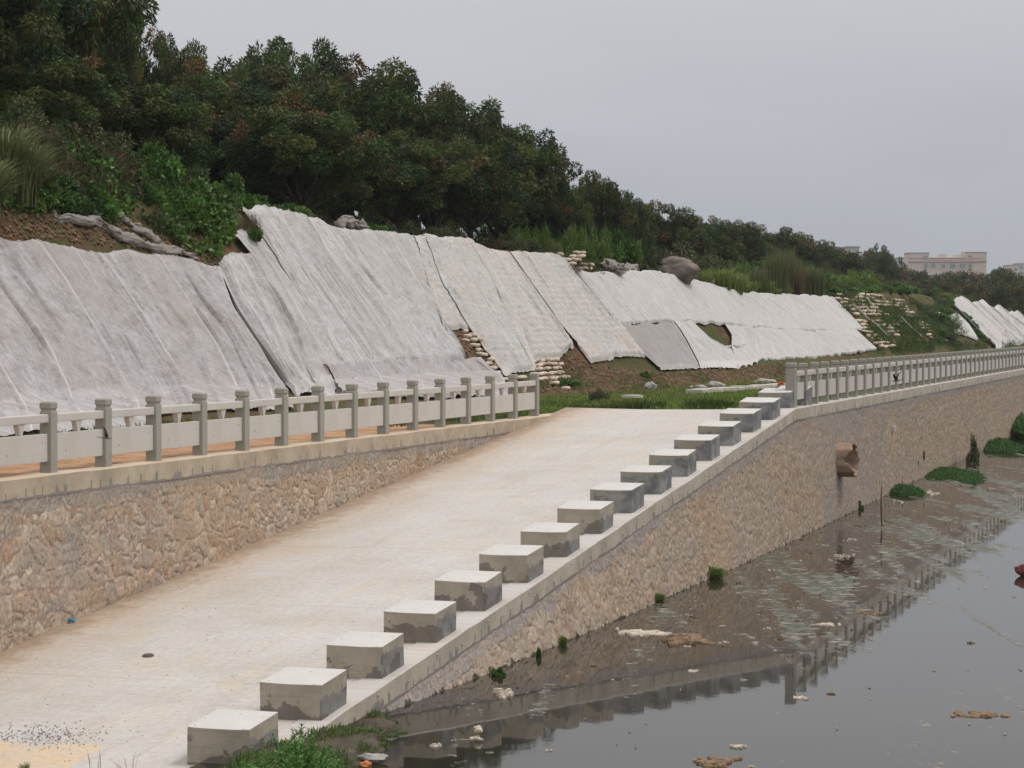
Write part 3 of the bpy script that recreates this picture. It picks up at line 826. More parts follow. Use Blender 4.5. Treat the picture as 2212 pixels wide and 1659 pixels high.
# ------------------------------------------------------------------ railings
def post_mesh(w=0.21, h=1.13, wide=1.0):
    mb = MB(); hw = w / 2
    mb.box(-hw, hw, -hw * wide, hw * wide, -0.05, h - 0.155)
    me = mb.mesh('post', bevel=0.014)
    mb = MB(); nw = hw - .018
    mb.box(-nw, nw, -nw * wide, nw * wide, h - 0.156, h - 0.12)
    c = hw - 0.002
    mc = MB(); cw = c * wide
    mc.hexa([(-c + .02, -cw + .02, h - 0.122), (c - .02, -cw + .02, h - 0.122), (c - .02, cw - .02, h - 0.122), (-c + .02, cw - .02, h - 0.122)],
            [(-c, -cw, h - 0.10), (c, -cw, h - 0.10), (c, cw, h - 0.10), (-c, cw, h - 0.10)])
    mc.hexa([(-c, -cw, h - 0.10), (c, -cw, h - 0.10), (c, cw, h - 0.10), (-c, cw, h - 0.10)],
            [(-c, -cw, h - 0.022), (c, -cw, h - 0.022), (c, cw, h - 0.022), (-c, cw, h - 0.022)])
    mc.hexa([(-c, -cw, h - 0.022), (c, -cw, h - 0.022), (c, cw, h - 0.022), (-c, cw, h - 0.022)],
            [(-c + .022, -cw + .022, h), (c - .022, -cw + .022, h), (c - .022, cw - .022, h), (-c + .022, cw - .022, h)])
    return me, mb.mesh('post_neck'), mc.mesh('post_cap')
PM = post_mesh(); PE = post_mesh(w=0.24, h=1.16, wide=1.45)
def railing(root, pts, z, h, extra_first=False):
    """pts: list of (s, p) post centres"""
    spans = {}
    for i, (s, p) in enumerate(pts):
        mm = PE if (extra_first and i == 0) else PM
        ps = link('post', mm[0], M['post'], root, w1(s, p, z)); ps.rotation_euler = (random.uniform(-.004, .004), random.uniform(-.004, .004), -A + random.uniform(-.02, .02))
        link('post_neck', mm[1], M['post'], ps); link('post_cap', mm[2], M['post'], ps)
    for i in range(len(pts) - 1):
        (s0, p0), (s1, p1) = pts[i], pts[i + 1]
        x0, y0, _ = w1(s0, p0, z); x1, y1, _ = w1(s1, p1, z)
        L = math.hypot(x1 - x0, y1 - y0); ang = math.atan2(y1 - y0, x1 - x0)
        key = round(L, 2)
        g0 = 0.09; g1 = L - 0.09
        if key not in spans:
            a = MB(); a.box(g0, g1, -0.066, 0.066, 0.80, 0.932); rail = a.mesh('top_rail', bevel=0.016)
            b = MB(); b.box(g0, g1, -0.045, 0.045, 0.185, 0.622); pan = b.mesh('panel', bevel=0.006)
            c = MB(); m = L / 2
            c.hexa([(m - .035, -.04, .618), (m + .035, -.04, .618), (m + .035, .04, .618), (m - .035, .04, .618)],
                   [(m - .10, -.05, .803), (m + .10, -.05, .803), (m + .10, .05, .803), (m - .10, .05, .803)])
            spans[key] = (rail, pan, c.mesh('bracket', bevel=0.004))
        for nm, me_ in zip(('top_rail', 'panel', 'bracket'), spans[key]):
            o = link(nm, me_, M['panel'], root, (x0, y0, z)); o.rotation_euler = (0, 0, ang)
pl = 19.40 * CA
pts = []
for i in range(-2, 15):
    Yp = F * 19.40 * (3.779e-4 + 0.1778e-4 * i)
    pts.append(((Yp - pl * SA) / CA, pl))
rl = empty('railing', w1(pts[0][0], pl, CAPL), 'left concrete railing on the stone wall above the ramp, grey-green posts and pale panels', 'railing')
railing(rl, [(s, p) for s, p in pts], CAPL, 1.13)
for ch in rl.children: ch.location = Vector(ch.location) - Vector(rl.location)
pts = []
Yp = 59.9
while Yp < 185:
    cc = float(np.interp(Yp, [59.4, 119.4, 185], [12.46, 13.05, 13.72])); p = cc * CA
    pts.append(((Yp - p * SA) / CA, p)); Yp += 1.575
rr = empty('railing', w1(pts[0][0], pts[0][1], CAPR), 'far concrete railing running away along the top of the river wall past the blocks', 'railing')
railing(rr, pts, CAPR + 0.012, 1.12, True)
for ch in rr.children: ch.location = Vector(ch.location) - Vector(rr.location)

# ================================================================== fabric covers on the bank
def resample(poly, n):
    P = np.asarray(poly, float); d = np.concatenate([[0], np.cumsum(np.hypot(*np.diff(P, axis=0).T))])
    t = np.linspace(0, d[-1], n)
    return np.stack([np.interp(t, d, P[:, 0]), np.interp(t, d, P[:, 1])], -1)
def h_cov(s, p):
    return h_slope(s, p)
def strip(name, eL, eR, mat, parent, seed, lift=0.09, nf=6, amp=0.07, bags=0.0, tuck=0.12, xs=0.0, fn=h_cov, seam=0.035, nu=90, nv=70):
    r = np.random.default_rng(seed)
    cu, cv = 9, 22
    L = resample(eL, cv); R = resample(eR, cv)
    t = np.linspace(0, 1, cu)[None, :, None]
    G = L[:, None, :] * (1 - t) + R[:, None, :] * t
    P, _ = march(G[..., 0].ravel(), G[..., 1].ravel(), fn, n=700)
    s, p = SP(P[:, 0], P[:, 1]); z = P[:, 2]
    s = s.reshape(cv, cu); p = p.reshape(cv, cu); z = z.reshape(cv, cu)
    def up(a):
        a = np.stack([np.interp(np.linspace(0, cv - 1, nv), np.arange(cv), a[:, j]) for j in range(cu)], 1)
        return np.stack([np.interp(np.linspace(0, cu - 1, nu), np.arange(cu), a[i]) for i in range(nv)], 0)
    s, p, z = up(s), up(p), up(z)
    k = np.interp(s, KS, KV)
    x = np.linspace(0, 1, nu)[None, :]; y = np.linspace(0, 1, nv)[:, None]
    P3 = W(s, p, z)
    wid = np.linalg.norm(P3[:, -1] - P3[:, 0], axis=1).mean(); ln = np.linalg.norm(P3[-1] - P3[0], axis=1).mean()
    xm = x * wid; ym = y * ln
    X2 = xm + 0 * ym; Y2 = ym + 0 * xm
    # fields that run on unbroken from strip to strip (world distance along the bank, height)
    sg_, zg_ = s + 0.35 * z, z
    d = lift + 0.10 * amp / .07 * vn(sg_ * .45, zg_ * .30) + 0.045 * fbm(sg_ * 1.3, zg_ * .8, 3)
    inner = sstep(x / .10) * sstep((1 - x) / .10)
    for i in range(nf):
        c = r.uniform(.05, .95) * wid; dr = r.uniform(-.35, .35) * wid / 2; w = r.uniform(.035, .10)
        y0 = r.uniform(-.6, .75); y1 = y0 + r.uniform(.35, 1.2)
        env = sstep((y - y0) / .2) * sstep((y1 - y) / .2) * inner
        line = c + dr * (y - .5) + 0.16 * vn(Y2 * .5 + i * 9, Y2 * 0 + seed)
        q = (X2 - line) / w
        sgn = 1 if r.random() < .6 else -0.9
        a_ = amp * r.uniform(.35, 1.6)
        d = d + sgn * a_ * env * np.exp(-np.abs(q) ** 1.2) - sgn * .55 * a_ * env * np.exp(-np.abs(q - 1.8) ** 1.4)
        if r.random() < .5: d = d + .5 * a_ * env * np.exp(-np.abs(q + 3.0) ** 1.3)
    # bundles of fine wrinkles that gather and fade out
    gat = sstep((vn(sg_ * .5 + 20, zg_ * .45) + .12) / .3)
    d = d + (0.020 + 0.018 * gat) * amp / .07 * vn(sg_ * 8, zg_ * .5 + sg_ * .3) * (.35 + gat)
    d = d + seam * (np.exp(-(X2 / .05) ** 2) + np.exp(-((wid - X2) / .05) ** 2))
    if bags:
        row = (zg_ + .12 * vn(sg_ * .7, zg_ * .7)) / .24; ri = np.floor(row)
        col = sg_ / .62 + .5 * (ri % 2) + 0.5 * vn(ri * 3.1, sg_ * .35)
        d = d + bags * (np.abs(np.sin(np.pi * row)) ** .7) * (np.abs(np.sin(np.pi * col)) ** .5) * (.35 + .9 * sstep((vn(sg_ * .6, zg_ * 1.1) + .3) / .5))
    d = d - tuck * np.exp(-(y / .02) ** 2)
    d = d * (1 - 0.6 * sstep((y - .96) / .04))
    jag = 0.16 * (vn(sg_ * 1.6, Y2 * 0) + .5 * vn(sg_ * 5, Y2 * 0)) * sstep((y - .9) / .1)
    jtop = 0.22 * vn(sg_ * .9, Y2 * 0 + 4) * sstep((.10 - y) / .10)
    nn = np.sqrt(1 + k * k)
    s3 = s; p3 = p - d * k / nn + (jag + jtop) / nn; z3 = z + d / nn + (jag + jtop) * k / nn
    V = W(s3, p3, z3).reshape(-1, 3)
    me = npmesh(name, V, grid_faces(nv, nu, True), True, uv=np.stack([sg_, -z * 1.2], -1).reshape(-1, 2), attrs={'seam': (np.exp(-(X2 / .045) ** 2) + np.exp(-((wid - X2) / .045) ** 2)).clip(0, 1) * (.35 + 1.2 * np.clip(vn(sg_ * .8, zg_ * .5) + .3, 0, .6))})
    return link(name, me, mat, parent)
def cover(name, edges, mat, label, group, seed, **kw):
    e0 = edges[0][0]
    P, _ = march([np.mean([e[len(e) // 2][0] for e in edges])], [np.mean([e[len(e) // 2][1] for e in edges])], h_cov)
    root = empty(name, (0, 0, 0), label, 'ground cover', group)
    eR, eL = kw.pop('extR', 0), kw.pop('extL', 0)
    edges = [list(e) for e in edges]
    if eR: edges[-1] = [(a + eR, b) for a, b in edges[-1]]
    if eL: edges[0] = [(a - eL, b) for a, b in edges[0]]
    for i in range(len(edges) - 1):
        strip('fabric_strip', edges[i], edges[i + 1], mat[i] if isinstance(mat, list) else mat, root, seed + i, lift=kw.get('lift', .09), xs=3.7 * i, **{a: b for a, b in kw.items() if a != 'lift'})
    return root
GC = 'white fabric sheets spread down the earth bank'
FA, FM, FB, FF, FD = (M[q] for q in ('fabric', 'fabric_mid', 'fabric_bag', 'fabric_far', 'fabric_dark'))
cover('fabric_cover', [
    [(-270, 500), (-130, 760), (-40, 938)],
    [(-165, 505), (-60, 700), (50, 890), (70, 935)],
    [(-55, 512), (0, 603), (105, 760), (165, 890), (186, 933)],
    [(72, 518), (97, 553), (230, 760), (290, 876), (309, 922)],
    [(150, 522), (255, 700), (345, 850), (368, 893)],
    [(210, 540), (330, 720), (400, 850), (425, 889)],
    [(330, 547), (345, 570), (467, 753), (510, 843), (522, 887)],
    [(405, 556), (520, 740), (575, 840), (600, 884)],
    [(466, 572), (500, 665), (548, 742), (595, 822), (613, 850), (630, 884)]],
    FA, 'broad greyish white fabric cover at the left edge, behind the first railing posts', GC, 100, nf=10)
cover('fabric_cover', [
    [(462, 574), (478, 602), (510, 668), (556, 742), (599, 806), (618, 838), (634, 853)],
    [(484, 554), (510, 620), (560, 700), (605, 790), (644, 853)],
    [(512, 552), (535, 600), (590, 700), (630, 790), (668, 853)],
    [(541, 558), (575, 630), (625, 720), (665, 810), (690, 853)]],
    FM, 'narrow humped fabric cover next to the brown split, its rounded top against the soil', GC, 120, lift=.11, extR=9, nf=9, amp=.10)
cover('fabric_cover', [
    [(497, 512), (538, 556), (571, 630), (620, 720), (661, 810), (688, 853)],
    [(525, 499), (590, 590), (650, 690), (700, 780), (735, 853)],
    [(551, 506), (620, 605), (690, 710), (750, 810), (778, 854)]],
    FM, 'pale bluish lump-topped fabric cover beside the shrub below the tallest white sheet', GC, 130, lift=.14, extR=8, nf=7, amp=.09)
cover('fabric_cover', [
    [(513, 450), (560, 512), (620, 608), (690, 715), (748, 810), (776, 854)],
    [(550, 447), (600, 522), (690, 655), (752, 745), (806, 838)],
    [(590, 448), (637, 536), (753, 710), (800, 778), (824, 815)],
    [(622, 457), (676, 552), (780, 700), (845, 797)],
    [(655, 469), (720, 575), (815, 705), (868, 790)],
    [(690, 475), (755, 580), (850, 705), (903, 789)],
    [(727, 487), (790, 580), (885, 705), (938, 788)],
    [(793, 498), (850, 590), (925, 700), (972, 785)],
    [(832, 504), (885, 595), (938, 680), (978, 733), (1000, 781)],
    [(886, 513), (910, 575), (945, 690), (953, 722), (996, 781)]],
    FM, 'largest and highest fabric cover, many long folds falling from below the dark trees', GC, 140, lift=.15, extR=5, nf=9)
cover('fabric_cover', [
    [(690, 800), (705, 830), (722, 856)],
    [(780, 786), (805, 822), (828, 858)],
    [(860, 785), (885, 822), (908, 860)],
    [(945, 782), (975, 822), (1002, 860)],
    [(1024, 780), (1045, 800), (1067, 818), (1090, 862)]],
    FA, 'low fabric piece lying across the foot of the largest cover, above the middle posts', GC, 160, lift=.30, nf=5)
cover('fabric_cover', [
    [(885, 513), (912, 600), (951, 716)],
    [(915, 512), (950, 610), (1007, 713)]],
    FB, 'short fabric cover ending above the bare brown soil and the bag strip', GC, 170, bags=.035, nf=4, lift=.15, extR=6)
cover('fabric_cover', [
    [(912, 512), (946, 620), (1007, 714), (1040, 760), (1084, 811)],
    [(960, 512), (1004, 600), (1071, 710), (1131, 806)],
    [(1004, 516), (1060, 600), (1110, 700), (1150, 806)]],
    FB, 'long fabric cover over sandbags reaching lowest of the middle sheets, a dark fold down it', GC, 172, bags=.04, nf=5, lift=.16, extR=4)
cover('fabric_cover', [
    [(1000, 516), (1052, 600), (1095, 700), (1136, 783)],
    [(1060, 537), (1110, 620), (1160, 705), (1203, 778)],
    [(1095, 543), (1150, 625), (1190, 690), (1230, 753)]],
    FB, 'fabric cover ending just above the stack of bare sandbags by the end post', GC, 175, bags=.04, nf=5, lift=.14, extR=6)
cover('fabric_cover', [
    [(1090, 541), (1150, 625), (1200, 700), (1246, 750)],
    [(1130, 546), (1180, 622), (1235, 705), (1275, 786)],
    [(1200, 552), (1250, 625), (1310, 710), (1345, 770)],
    [(1243, 586), (1300, 655), (1350, 722), (1391, 775)]],
    FB, 'fabric cover with bulging sandbags below it, its pointed corner over the brown bank', GC, 180, bags=.04, nf=4, lift=.16)
cover('fabric_cover', [
    [(1248, 588), (1300, 652), (1342, 704)],
    [(1330, 586), (1375, 640), (1410, 699)],
    [(1420, 586), (1455, 645), (1492, 698)],
    [(1500, 606), (1550, 655), (1592, 708)],
    [(1600, 632), (1650, 672), (1688, 716)],
    [(1700, 637), (1752, 675), (1790, 719)],
    [(1790, 641), (1830, 680), (1862, 714)]],
    FF, 'bright fabric cover on the upper half of the bank under the boulder and grass', GC, 190, lift=.14, extL=9, nf=5, amp=.06)
cover('fabric_cover', [
    [(1336, 702), (1390, 760), (1436, 801)],
    [(1395, 698), (1435, 752), (1472, 799)],
    [(1450, 696), (1480, 745), (1508, 797)]],
    FD, 'darker grey fabric panel on the lower bank left of the hole', GC, 200, lift=.10, extL=10, nf=3, amp=.05)
cover('fabric_cover', [
    [(1450, 696), (1480, 745), (1508, 797)],
    [(1487, 695), (1526, 732), (1573, 758), (1592, 795)]],
    FF, 'small fabric piece sagging below the brown hole in the lower bank', GC, 204, lift=.16, nf=7, amp=.05)
cover('fabric_cover', [
    [(1560, 703), (1575, 728), (1574, 755), (1590, 796)],
    [(1610, 708), (1640, 740), (1650, 782)],
    [(1682, 713), (1720, 745), (1745, 777)],
    [(1772, 717), (1800, 742), (1822, 768)],
    [(1838, 710), (1866, 735), (1893, 758)]],
    FF, 'lower bright fabric cover right of the hole, ending behind the first far railing posts', GC, 206, lift=.16, nf=5, amp=.06)
cover('fabric_cover', [
    [(2014, 677), (2040, 700), (2060, 722)],
    [(2040, 674), (2070, 700), (2084, 727)],
    [(2062, 677), (2090, 705), (2110, 737)]],
    FF, 'small isolated white fabric patch high on the overgrown bank to the right', GC, 214, lift=.25, nf=2, amp=.10, nu=30, nv=30)
cover('fabric_cover', [
    [(2050, 660), (2090, 700), (2149, 755)],
    [(2061, 646), (2108, 697), (2163, 753)],
    [(2072, 643), (2122, 690), (2176, 749)],
    [(2090, 655), (2135, 695), (2188, 747)],
    [(2104, 656), (2148, 697), (2198, 748)],
    [(2117, 650), (2160, 697), (2210, 744)],
    [(2138, 668), (2180, 705), (2222, 746)],
    [(2152, 662), (2195, 703), (2236, 743)],
    [(2166, 674), (2208, 708), (2250, 744)],
    [(2190, 676), (2235, 710), (2280, 742)],
    [(2204, 682), (2250, 712), (2300, 742)],
    [(2240, 694), (2290, 716), (2350, 740)]],
    FF, 'farthest white fabric cover with a ragged top at the right edge', GC, 220, lift=.28, nf=5, amp=.30, seam=.16, nu=34, nv=40)

# ------------------------------------------------------------------ rolls of old cloth
def roll(pts, rad, label, seed, Yoff=0.15, fn=None, cat='cloth', name='rolled_cloth', mat=None, n=12):
    r = np.random.default_rng(seed)
    q0_ = resample(pts, 26); q = q0_
    P, ok_ = march(q[:, 0], q[:, 1], fn or h_land)
    if not ok_.all() or P[:, 1].max() - P[:, 1].min() > 25: P = np.array([on_rim(a, .4, .1 + .004 * (q[:, 1].mean() - b) * 4) for a, b in q])
    rr = [rad * (0.65 + 0.5 * r.random() + 0.35 * math.sin(i * .9 + seed)) * (0.45 + 0.55 * min(1, i / 3, (25 - i) / 3)) for i in range(26)]
    ctr = P.mean(0)
    path = [Vector(P[i] - ctr) + Vector((r.uniform(-.06, .06), -Yoff, r.uniform(0, .10) + rad * .4)) for i in range(26)]
    mb = MB(); mb.tube(path, rr, n)
    for off in (0.55, -0.5):       # secondary twisted strands
        sub = [path[i] + Vector((0.5 * rad * math.sin(i * .55 + off * 9), 0, 0.8 * rad * math.cos(i * .55 + off * 9))) for i in range(0, 26)]
        mb.tube(sub, [x * .55 for x in rr], 8)
    me = mb.mesh(name, smooth=True)
    import bmesh
    bm = bmesh.new(); bm.from_mesh(me)
    bmesh.ops.subdivide_edges(bm, edges=list(bm.edges), cuts=2, use_grid_fill=True)
    for v in bm.verts:
        a_ = mnoise.noise_vector(Vector((v.co.x * 1.6, v.co.y * 1.6, v.co.z * 5)) + Vector((seed, 0, 0))) * rad * .55
        b_ = mnoise.noise_vector(Vector((v.co.x * 5, v.co.y * 5, v.co.z * 16)) + Vector((seed, 3, 0))) * rad * .38
        v.co += a_ + b_
    for f in bm.faces: f.smooth = True
    bm.to_mesh(me); bm.free()
    o = link(name, me, mat or M['cloth_grey'], None, tuple(ctr))
    return tag(o, label, cat)
roll([(112, 462), (125, 478), (170, 487), (215, 487), (240, 505), (290, 527), (330, 545), (380, 552), (430, 560)], 0.13, 'long twisted roll of grey cloth lying on the brown soil above the left fabric', 3)
roll([(250, 458), (268, 480), (300, 505), (330, 520), (345, 540), (390, 552)], 0.115, 'shorter twisted grey cloth climbing from the long roll toward the vines', 5)
roll([(735, 480), (750, 468), (765, 470), (790, 482)], 0.22, 'crumpled grey brown cloth at the top edge of the largest fabric cover', 8)
roll([(1300, 562), (1325, 568), (1345, 575), (1375, 572)], 0.22, 'grey cloth bundle among weeds right of the upper sandbags', 9)
roll([(1325, 524), (1340, 520), (1352, 528)], 0.14, 'small pale grey scrap of cloth in the bushes above the bank', 12)
roll([(1530, 600), (1542, 598), (1552, 612)], 0.20, 'dark grey cloth lump on the top edge of the bright fabric', 14)
# knot gathering the fabric
roll([(1560, 757), (1578, 752), (1592, 755), (1610, 748)], 0.10, 'white knot gathering the fabric below the hole', 15, mat=M['fabric_far'], name='fabric_knot')

# ------------------------------------------------------------------ sandbags
def bag_mesh(seed, L=.50, Wd=.30, H=.155):
    r = np.random.default_rng(seed)
    nu, nv = 14, 12; V = []; Fq = []
    for i in range(nu):
        a = -math.pi / 2 + math.pi * i / (nu - 1)
        for j in range(nv):
            b = 2 * math.pi * j / nv
            ca = max(0.0, math.cos(a)) ** .45
            cx = math.copysign(abs(math.sin(a)) ** .7, math.sin(a)) * L / 2
            cy = ca * math.copysign(abs(math.cos(b)) ** .75, math.cos(b)) * Wd / 2
            cz = ca * math.copysign(abs(math.sin(b)) ** .85, math.sin(b)) * H / 2
            nz = 1 + 0.10 * mnoise.noise(Vector((cx * 5 + seed, cy * 5, cz * 5)))
            V.append((cx, cy * nz, cz * nz))
    for i in range(nu - 1):
        for j in range(nv):
            Fq.append((i * nv + j, i * nv + (j + 1) % nv, (i + 1) * nv + (j + 1) % nv, (i + 1) * nv + j))
    return npmesh('sandbag', V, Fq, True)
BM = [bag_mesh(i) for i in range(4)]; BIG = [bag_mesh(10 + i, .9, .46, .20) for i in range(3)]
for m_ in BM + BIG: m_.materials.append(M['bag'])
def inside(poly, u, v):
    c = False; n = len(poly)
    for i in range(n):
        x1, y1 = poly[i]; x2, y2 = poly[(i + 1) % n]
        if (y1 > v) != (y2 > v) and u < (x2 - x1) * (v - y1) / (y2 - y1) + x1: c = not c
    return c
def slope_p(s, z):     # p on the bank where its height is z
    pp = np.arange(19.5, 40, .04); hh = h_slope(np.full_like(pp, s), pp)
    return float(pp[min(np.searchsorted(hh, z), len(pp) - 1)])
nb = 0
def bags(poly, meshes, dL, dH, label, group, keep, s0, s1, z0, z1, limit=400, rot=0.0):
    global nb
    k = 0; z = z0; row = 0
    while z < z1:
        s = s0 + (row % 2) * dL / 2
        while s < s1 and k < limit:
            p = slope_p(s, z)
            x, y, zz = w1(s, p, z)
            u, v = proj((x, y, zz))
            if inside(poly, u, v) and keep(s, z):
                jx = random.uniform(-.09, .09) * (2.2 if dL > .8 else 1)
                o = link('sandbag', random.choice(meshes), None, None, (x + jx * CA + CA * .05, y - jx * SA, zz + random.uniform(-.03, .03) + .05))
                o.rotation_euler = (random.uniform(-.12, .12), random.uniform(-.12, .12), math.pi / 2 - A + rot + random.uniform(-.15, .15))
                tag(o, label, 'sandbag', group); k += 1; nb += 1
            s += dL
        z += dH; row += 1
bags([(1134, 785), (1165, 775), (1205, 775), (1230, 842), (1160, 842)], BM, .62, .165, 'pale dusty sandbag in the bare stack beside the last post of the left railing', 'bare stack of sandbags at the foot of the bank', lambda s, z: True, 85, 125, 2.95, 6.5, 110)
bags([(985, 716), (1010, 716), (1092, 812), (1130, 812), (1130, 830), (1070, 820)], BM, .62, .18, 'dusty sandbag in the narrow strip between the fabric sheets', 'strip of sandbags between the fabric sheets', lambda s, z: random.random() < .85, 75, 125, 3.0, 8, 60)
bags([(1185, 545), (1262, 545), (1275, 584), (1240, 584)], BM, .60, .20, 'pale sandbag on the bank top above the upper fabric edge', 'sandbags above the upper fabric edge', lambda s, z: random.random() < .9, 95, 140, 5.0, 9.5, 45)
R4 = [(1795, 640), (1935, 632), (1965, 668), (2050, 742), (2000, 748), (1900, 758)]
bags(R4, BIG, 1.3, .25, 'whitish sandbag half sunk in weeds on the slope between the two bright fabric covers', 'sandbags scattered over the weedy slope', lambda s, z: vn(s * .16, z * .8) > -0.04 and random.random() < .85, 130, 215, 3.3, 6.2, 90)
bags(R4, BIG, 1.3, .25, 'whitish sandbag in the dense rows along the top of the weedy slope', 'rows of sandbags along the top of the weedy slope', lambda s, z: vn(s * .2 + 4, z * .9) > -.22 and random.random() < .75, 130, 215, 6.3, 9, 95)
print('bags', nb)

# poles lying on the sandbag slope
def laid_pole(a, b, r, label, off=.18):
    P, _ = march([a[0], b[0]], [a[1], b[1]], h_slope)
    c = (P[0] + P[1]) / 2; n_ = 10
    pts_ = []
    for i in range(n_):
        q = P[0] + (P[1] - P[0]) * i / (n_ - 1)
        pts_.append(Vector(q - c) + Vector((CA * off, -SA * off, off * .6 + 0.05 * math.sin(i * 1.3))))
    mb = MB(); mb.tube(pts_, [r * (1 - .3 * i / n_) for i in range(n_)], 8)
    return tag(mb.build('pole', M['pole'], None, smooth=True, loc=tuple(c)), label, 'pole')
laid_pole((1832, 665), (1908, 730), .13, 'weathered pole lying down the weedy sandbag slope, the left one', .3)
laid_pole((1933, 688), (1991, 741), .11, 'thin pale pole lying down the right side of the sandbag slope', .3)
laid_pole((1862, 650), (1882, 672), .13, 'short pole stub near the top of the sandbag slope', .3)

# rocks, kerb line and covers on the lawn
def rock(loc, size, label, seed, mat, name='rock', cat='rock', flat=.7):
    me = bpy.data.meshes.new(name)
    import bmesh
    bm = bmesh.new(); bmesh.ops.create_icosphere(bm, subdivisions=4, radius=1.0)
    for v in bm.verts:
        d = 1 + 0.45 * mnoise.noise(v.co * 1.1 + Vector((seed, 0, 0))) + 0.15 * mnoise.noise(v.co * 3.5 + Vector((seed, 5, 0))) + .05 * mnoise.noise(v.co * 9)
        v.co = Vector((v.co.x * d * size[0], v.co.y * d * size[1], v.co.z * d * size[2]))
    bm.to_mesh(me); bm.free()
    me.polygons.foreach_set('use_smooth', [True] * len(me.polygons))
    o = link(name, me, mat, None, loc)
    return tag(o, label, cat)
def on_land(u, v, fn=h_slope):
    P, _ = march([u], [v], fn); return P[0]
P = on_rim(1455, .2); rock((P[0], P[1], P[2] + .42), (1.15, .9, .72), 'big brown boulder perched on the bank top above the bright fabric', 2, M['boulder'], 'boulder', 'boulder')
P = on_land(1405, 843, lambda s, p: ground(p)); rock((P[0], P[1], P[2] + .12), (.24, .2, .20), 'pale rounded rock at the back of the lawn', 4, M['rock'])
P = on_land(1547, 838, lambda s, p: ground(p)); rock((P[0], P[1], P[2] + .12), (.34, .4, .13), 'flat grey rubble lump beside the pale kerb', 6, M['rock'])
P = on_land(1512, 838, lambda s, p: ground(p)); rock((P[0], P[1], P[2] + .05), (.35, .35, .07), 'low flat slab of rubble left of the grey lump', 7, M['rock'])
P = on_land(1650, 826, lambda s, p: ground(p)); rock((P[0], P[1], P[2] + .05), (.45, .6, .12), 'broken pale rubble at the far end of the kerb', 9, M['rock'])
P = on_land(1895, 592, h_land)
a_ = at_z(1500, 843, 3.0); b_ = at_z(1705, 829, 3.0)
mb = MB(); n_ = 14
for i in range(n_):
    q0 = Vector(a_) + (Vector(b_) - Vector(a_)) * (i / n_); q1 = Vector(a_) + (Vector(b_) - Vector(a_)) * ((i + .93) / n_)
    d = (q1 - q0).normalized(); nrm = Vector((-d.y, d.x, 0)) * .35; h0 = .03 + .02 * math.sin(i * 2.3)
    mb.hexa([q0 - nrm - Vector((0, 0, .2)), q1 - nrm - Vector((0, 0, .2)), q1 + nrm - Vector((0, 0, .2)), q0 + nrm - Vector((0, 0, .2))],
            [q0 - nrm + Vector((0, 0, h0)), q1 - nrm + Vector((0, 0, h0)), q1 + nrm + Vector((0, 0, h0)), q0 + nrm + Vector((0, 0, h0))])
tag(mb.build('kerb', M['kerbstone'], bevel=.02), 'pale concrete kerb line between the lawn and the foot of the bank', 'kerb')
def disc(name, loc, r, h, mat, label, cat, tilt=(0, 0, 0)):
    mb = MB(); n = 28
    c = [(r * math.cos(2 * math.pi * i / n), r * math.sin(2 * math.pi * i / n)) for i in range(n)]
    mb.hexa([(x, y, -.05) for x, y in c], [(x, y, h) for x, y in c])
    mb.hexa([(x * .8, y * .8, h) for x, y in c], [(x * .78, y * .78, h + .012) for x, y in c])
    o = mb.build(name, mat, None, loc=loc); o.rotation_euler = tilt
    return tag(o, label, cat)
x, y, z = at_z(1366, 857, 3.02); disc('manhole_cover', (x, y, 3.04), .36, .03, M['kerbstone'], 'round pale manhole cover set in the lawn', 'manhole cover')
def ramp_pt(u, v, dz=0.0):
    z = 1.0
    for _ in range(25):
        x, y, _z = at_z(u, v, z); s, p = SP(x, y)
        t = (p - 11.94) / (18.32 - 11.94); z = float(zr_right(s) * (1 - t) + zr_left(s) * t)
    return x, y, z + dz
x, y, z = ramp_pt(320, 1417, .004); disc('manhole_cover', (x, y, z), .085, .012, M['iron'], 'small dark round cover set in the lower ramp', 'manhole cover', (0.09, .0, -A))
x, y, z = ramp_pt(1304, 960, .004); disc('manhole_cover', (x, y, z), .10, .012, M['iron'], 'tiny dark round cover set in the upper ramp', 'manhole cover', (0.09, .0, -A))
x, y, z = ramp_pt(145, 1347, .03)
mb = MB(); mb.tube([(0, 0, 0), (.05, .02, .03), (.10, .0, .01), (.13, .05, .03)], [.02, .035, .03, .01], 6); tag(mb.build('plastic_scrap', M['blue_plastic'], None, loc=(x, y, z)), 'tiny blue plastic scrap at the foot of the left stone wall', 'litter')
x, y, z = at_z(1680, 833, 3.06)
mb = MB(); mb.tube([(0, 0, 0), (.12, .05, .12), (.25, .0, .05)], [.04, .09, .03], 6); tag(mb.build('scrap', M['red_flower'], None, loc=(x, y, z)), 'small red scrap lying on the lawn near the far railing', 'litter')

# crumbs and ash on the ramp
def crumbs(name, n, gen, mat, smin, smax, label, cat):
    Vs = []; Fs = []
    for i in range(n):
        u, v = gen(); x, y, z = ramp_pt(u, v, 0.0)
        r = random.uniform(smin, smax); b = len(Vs)
        a = random.uniform(0, 6.3)
        for kx, ky, kz in ((-1, -.6, 0), (1, -.7, 0), (.8, .8, 0), (-.9, .6, 0), (-.3, -.2, .8), (.5, .3, .6)):
            xx = (kx * math.cos(a) - ky * math.sin(a)) * r * random.uniform(.7, 1.3); yy = (kx * math.sin(a) + ky * math.cos(a)) * r * random.uniform(.7, 1.3)
            Vs.append((x + xx, y + yy, z + kz * r + .002))
        Fs += [(b, b + 1, b + 4), (b + 1, b + 5, b + 4), (b + 1, b + 2, b + 5), (b + 2, b + 3, b + 5), (b + 3, b + 4, b + 5), (b + 3, b, b + 4)]
    o = link(name, npmesh(name, Vs, Fs), mat)
    return tag(o, label, cat, kind='stuff')
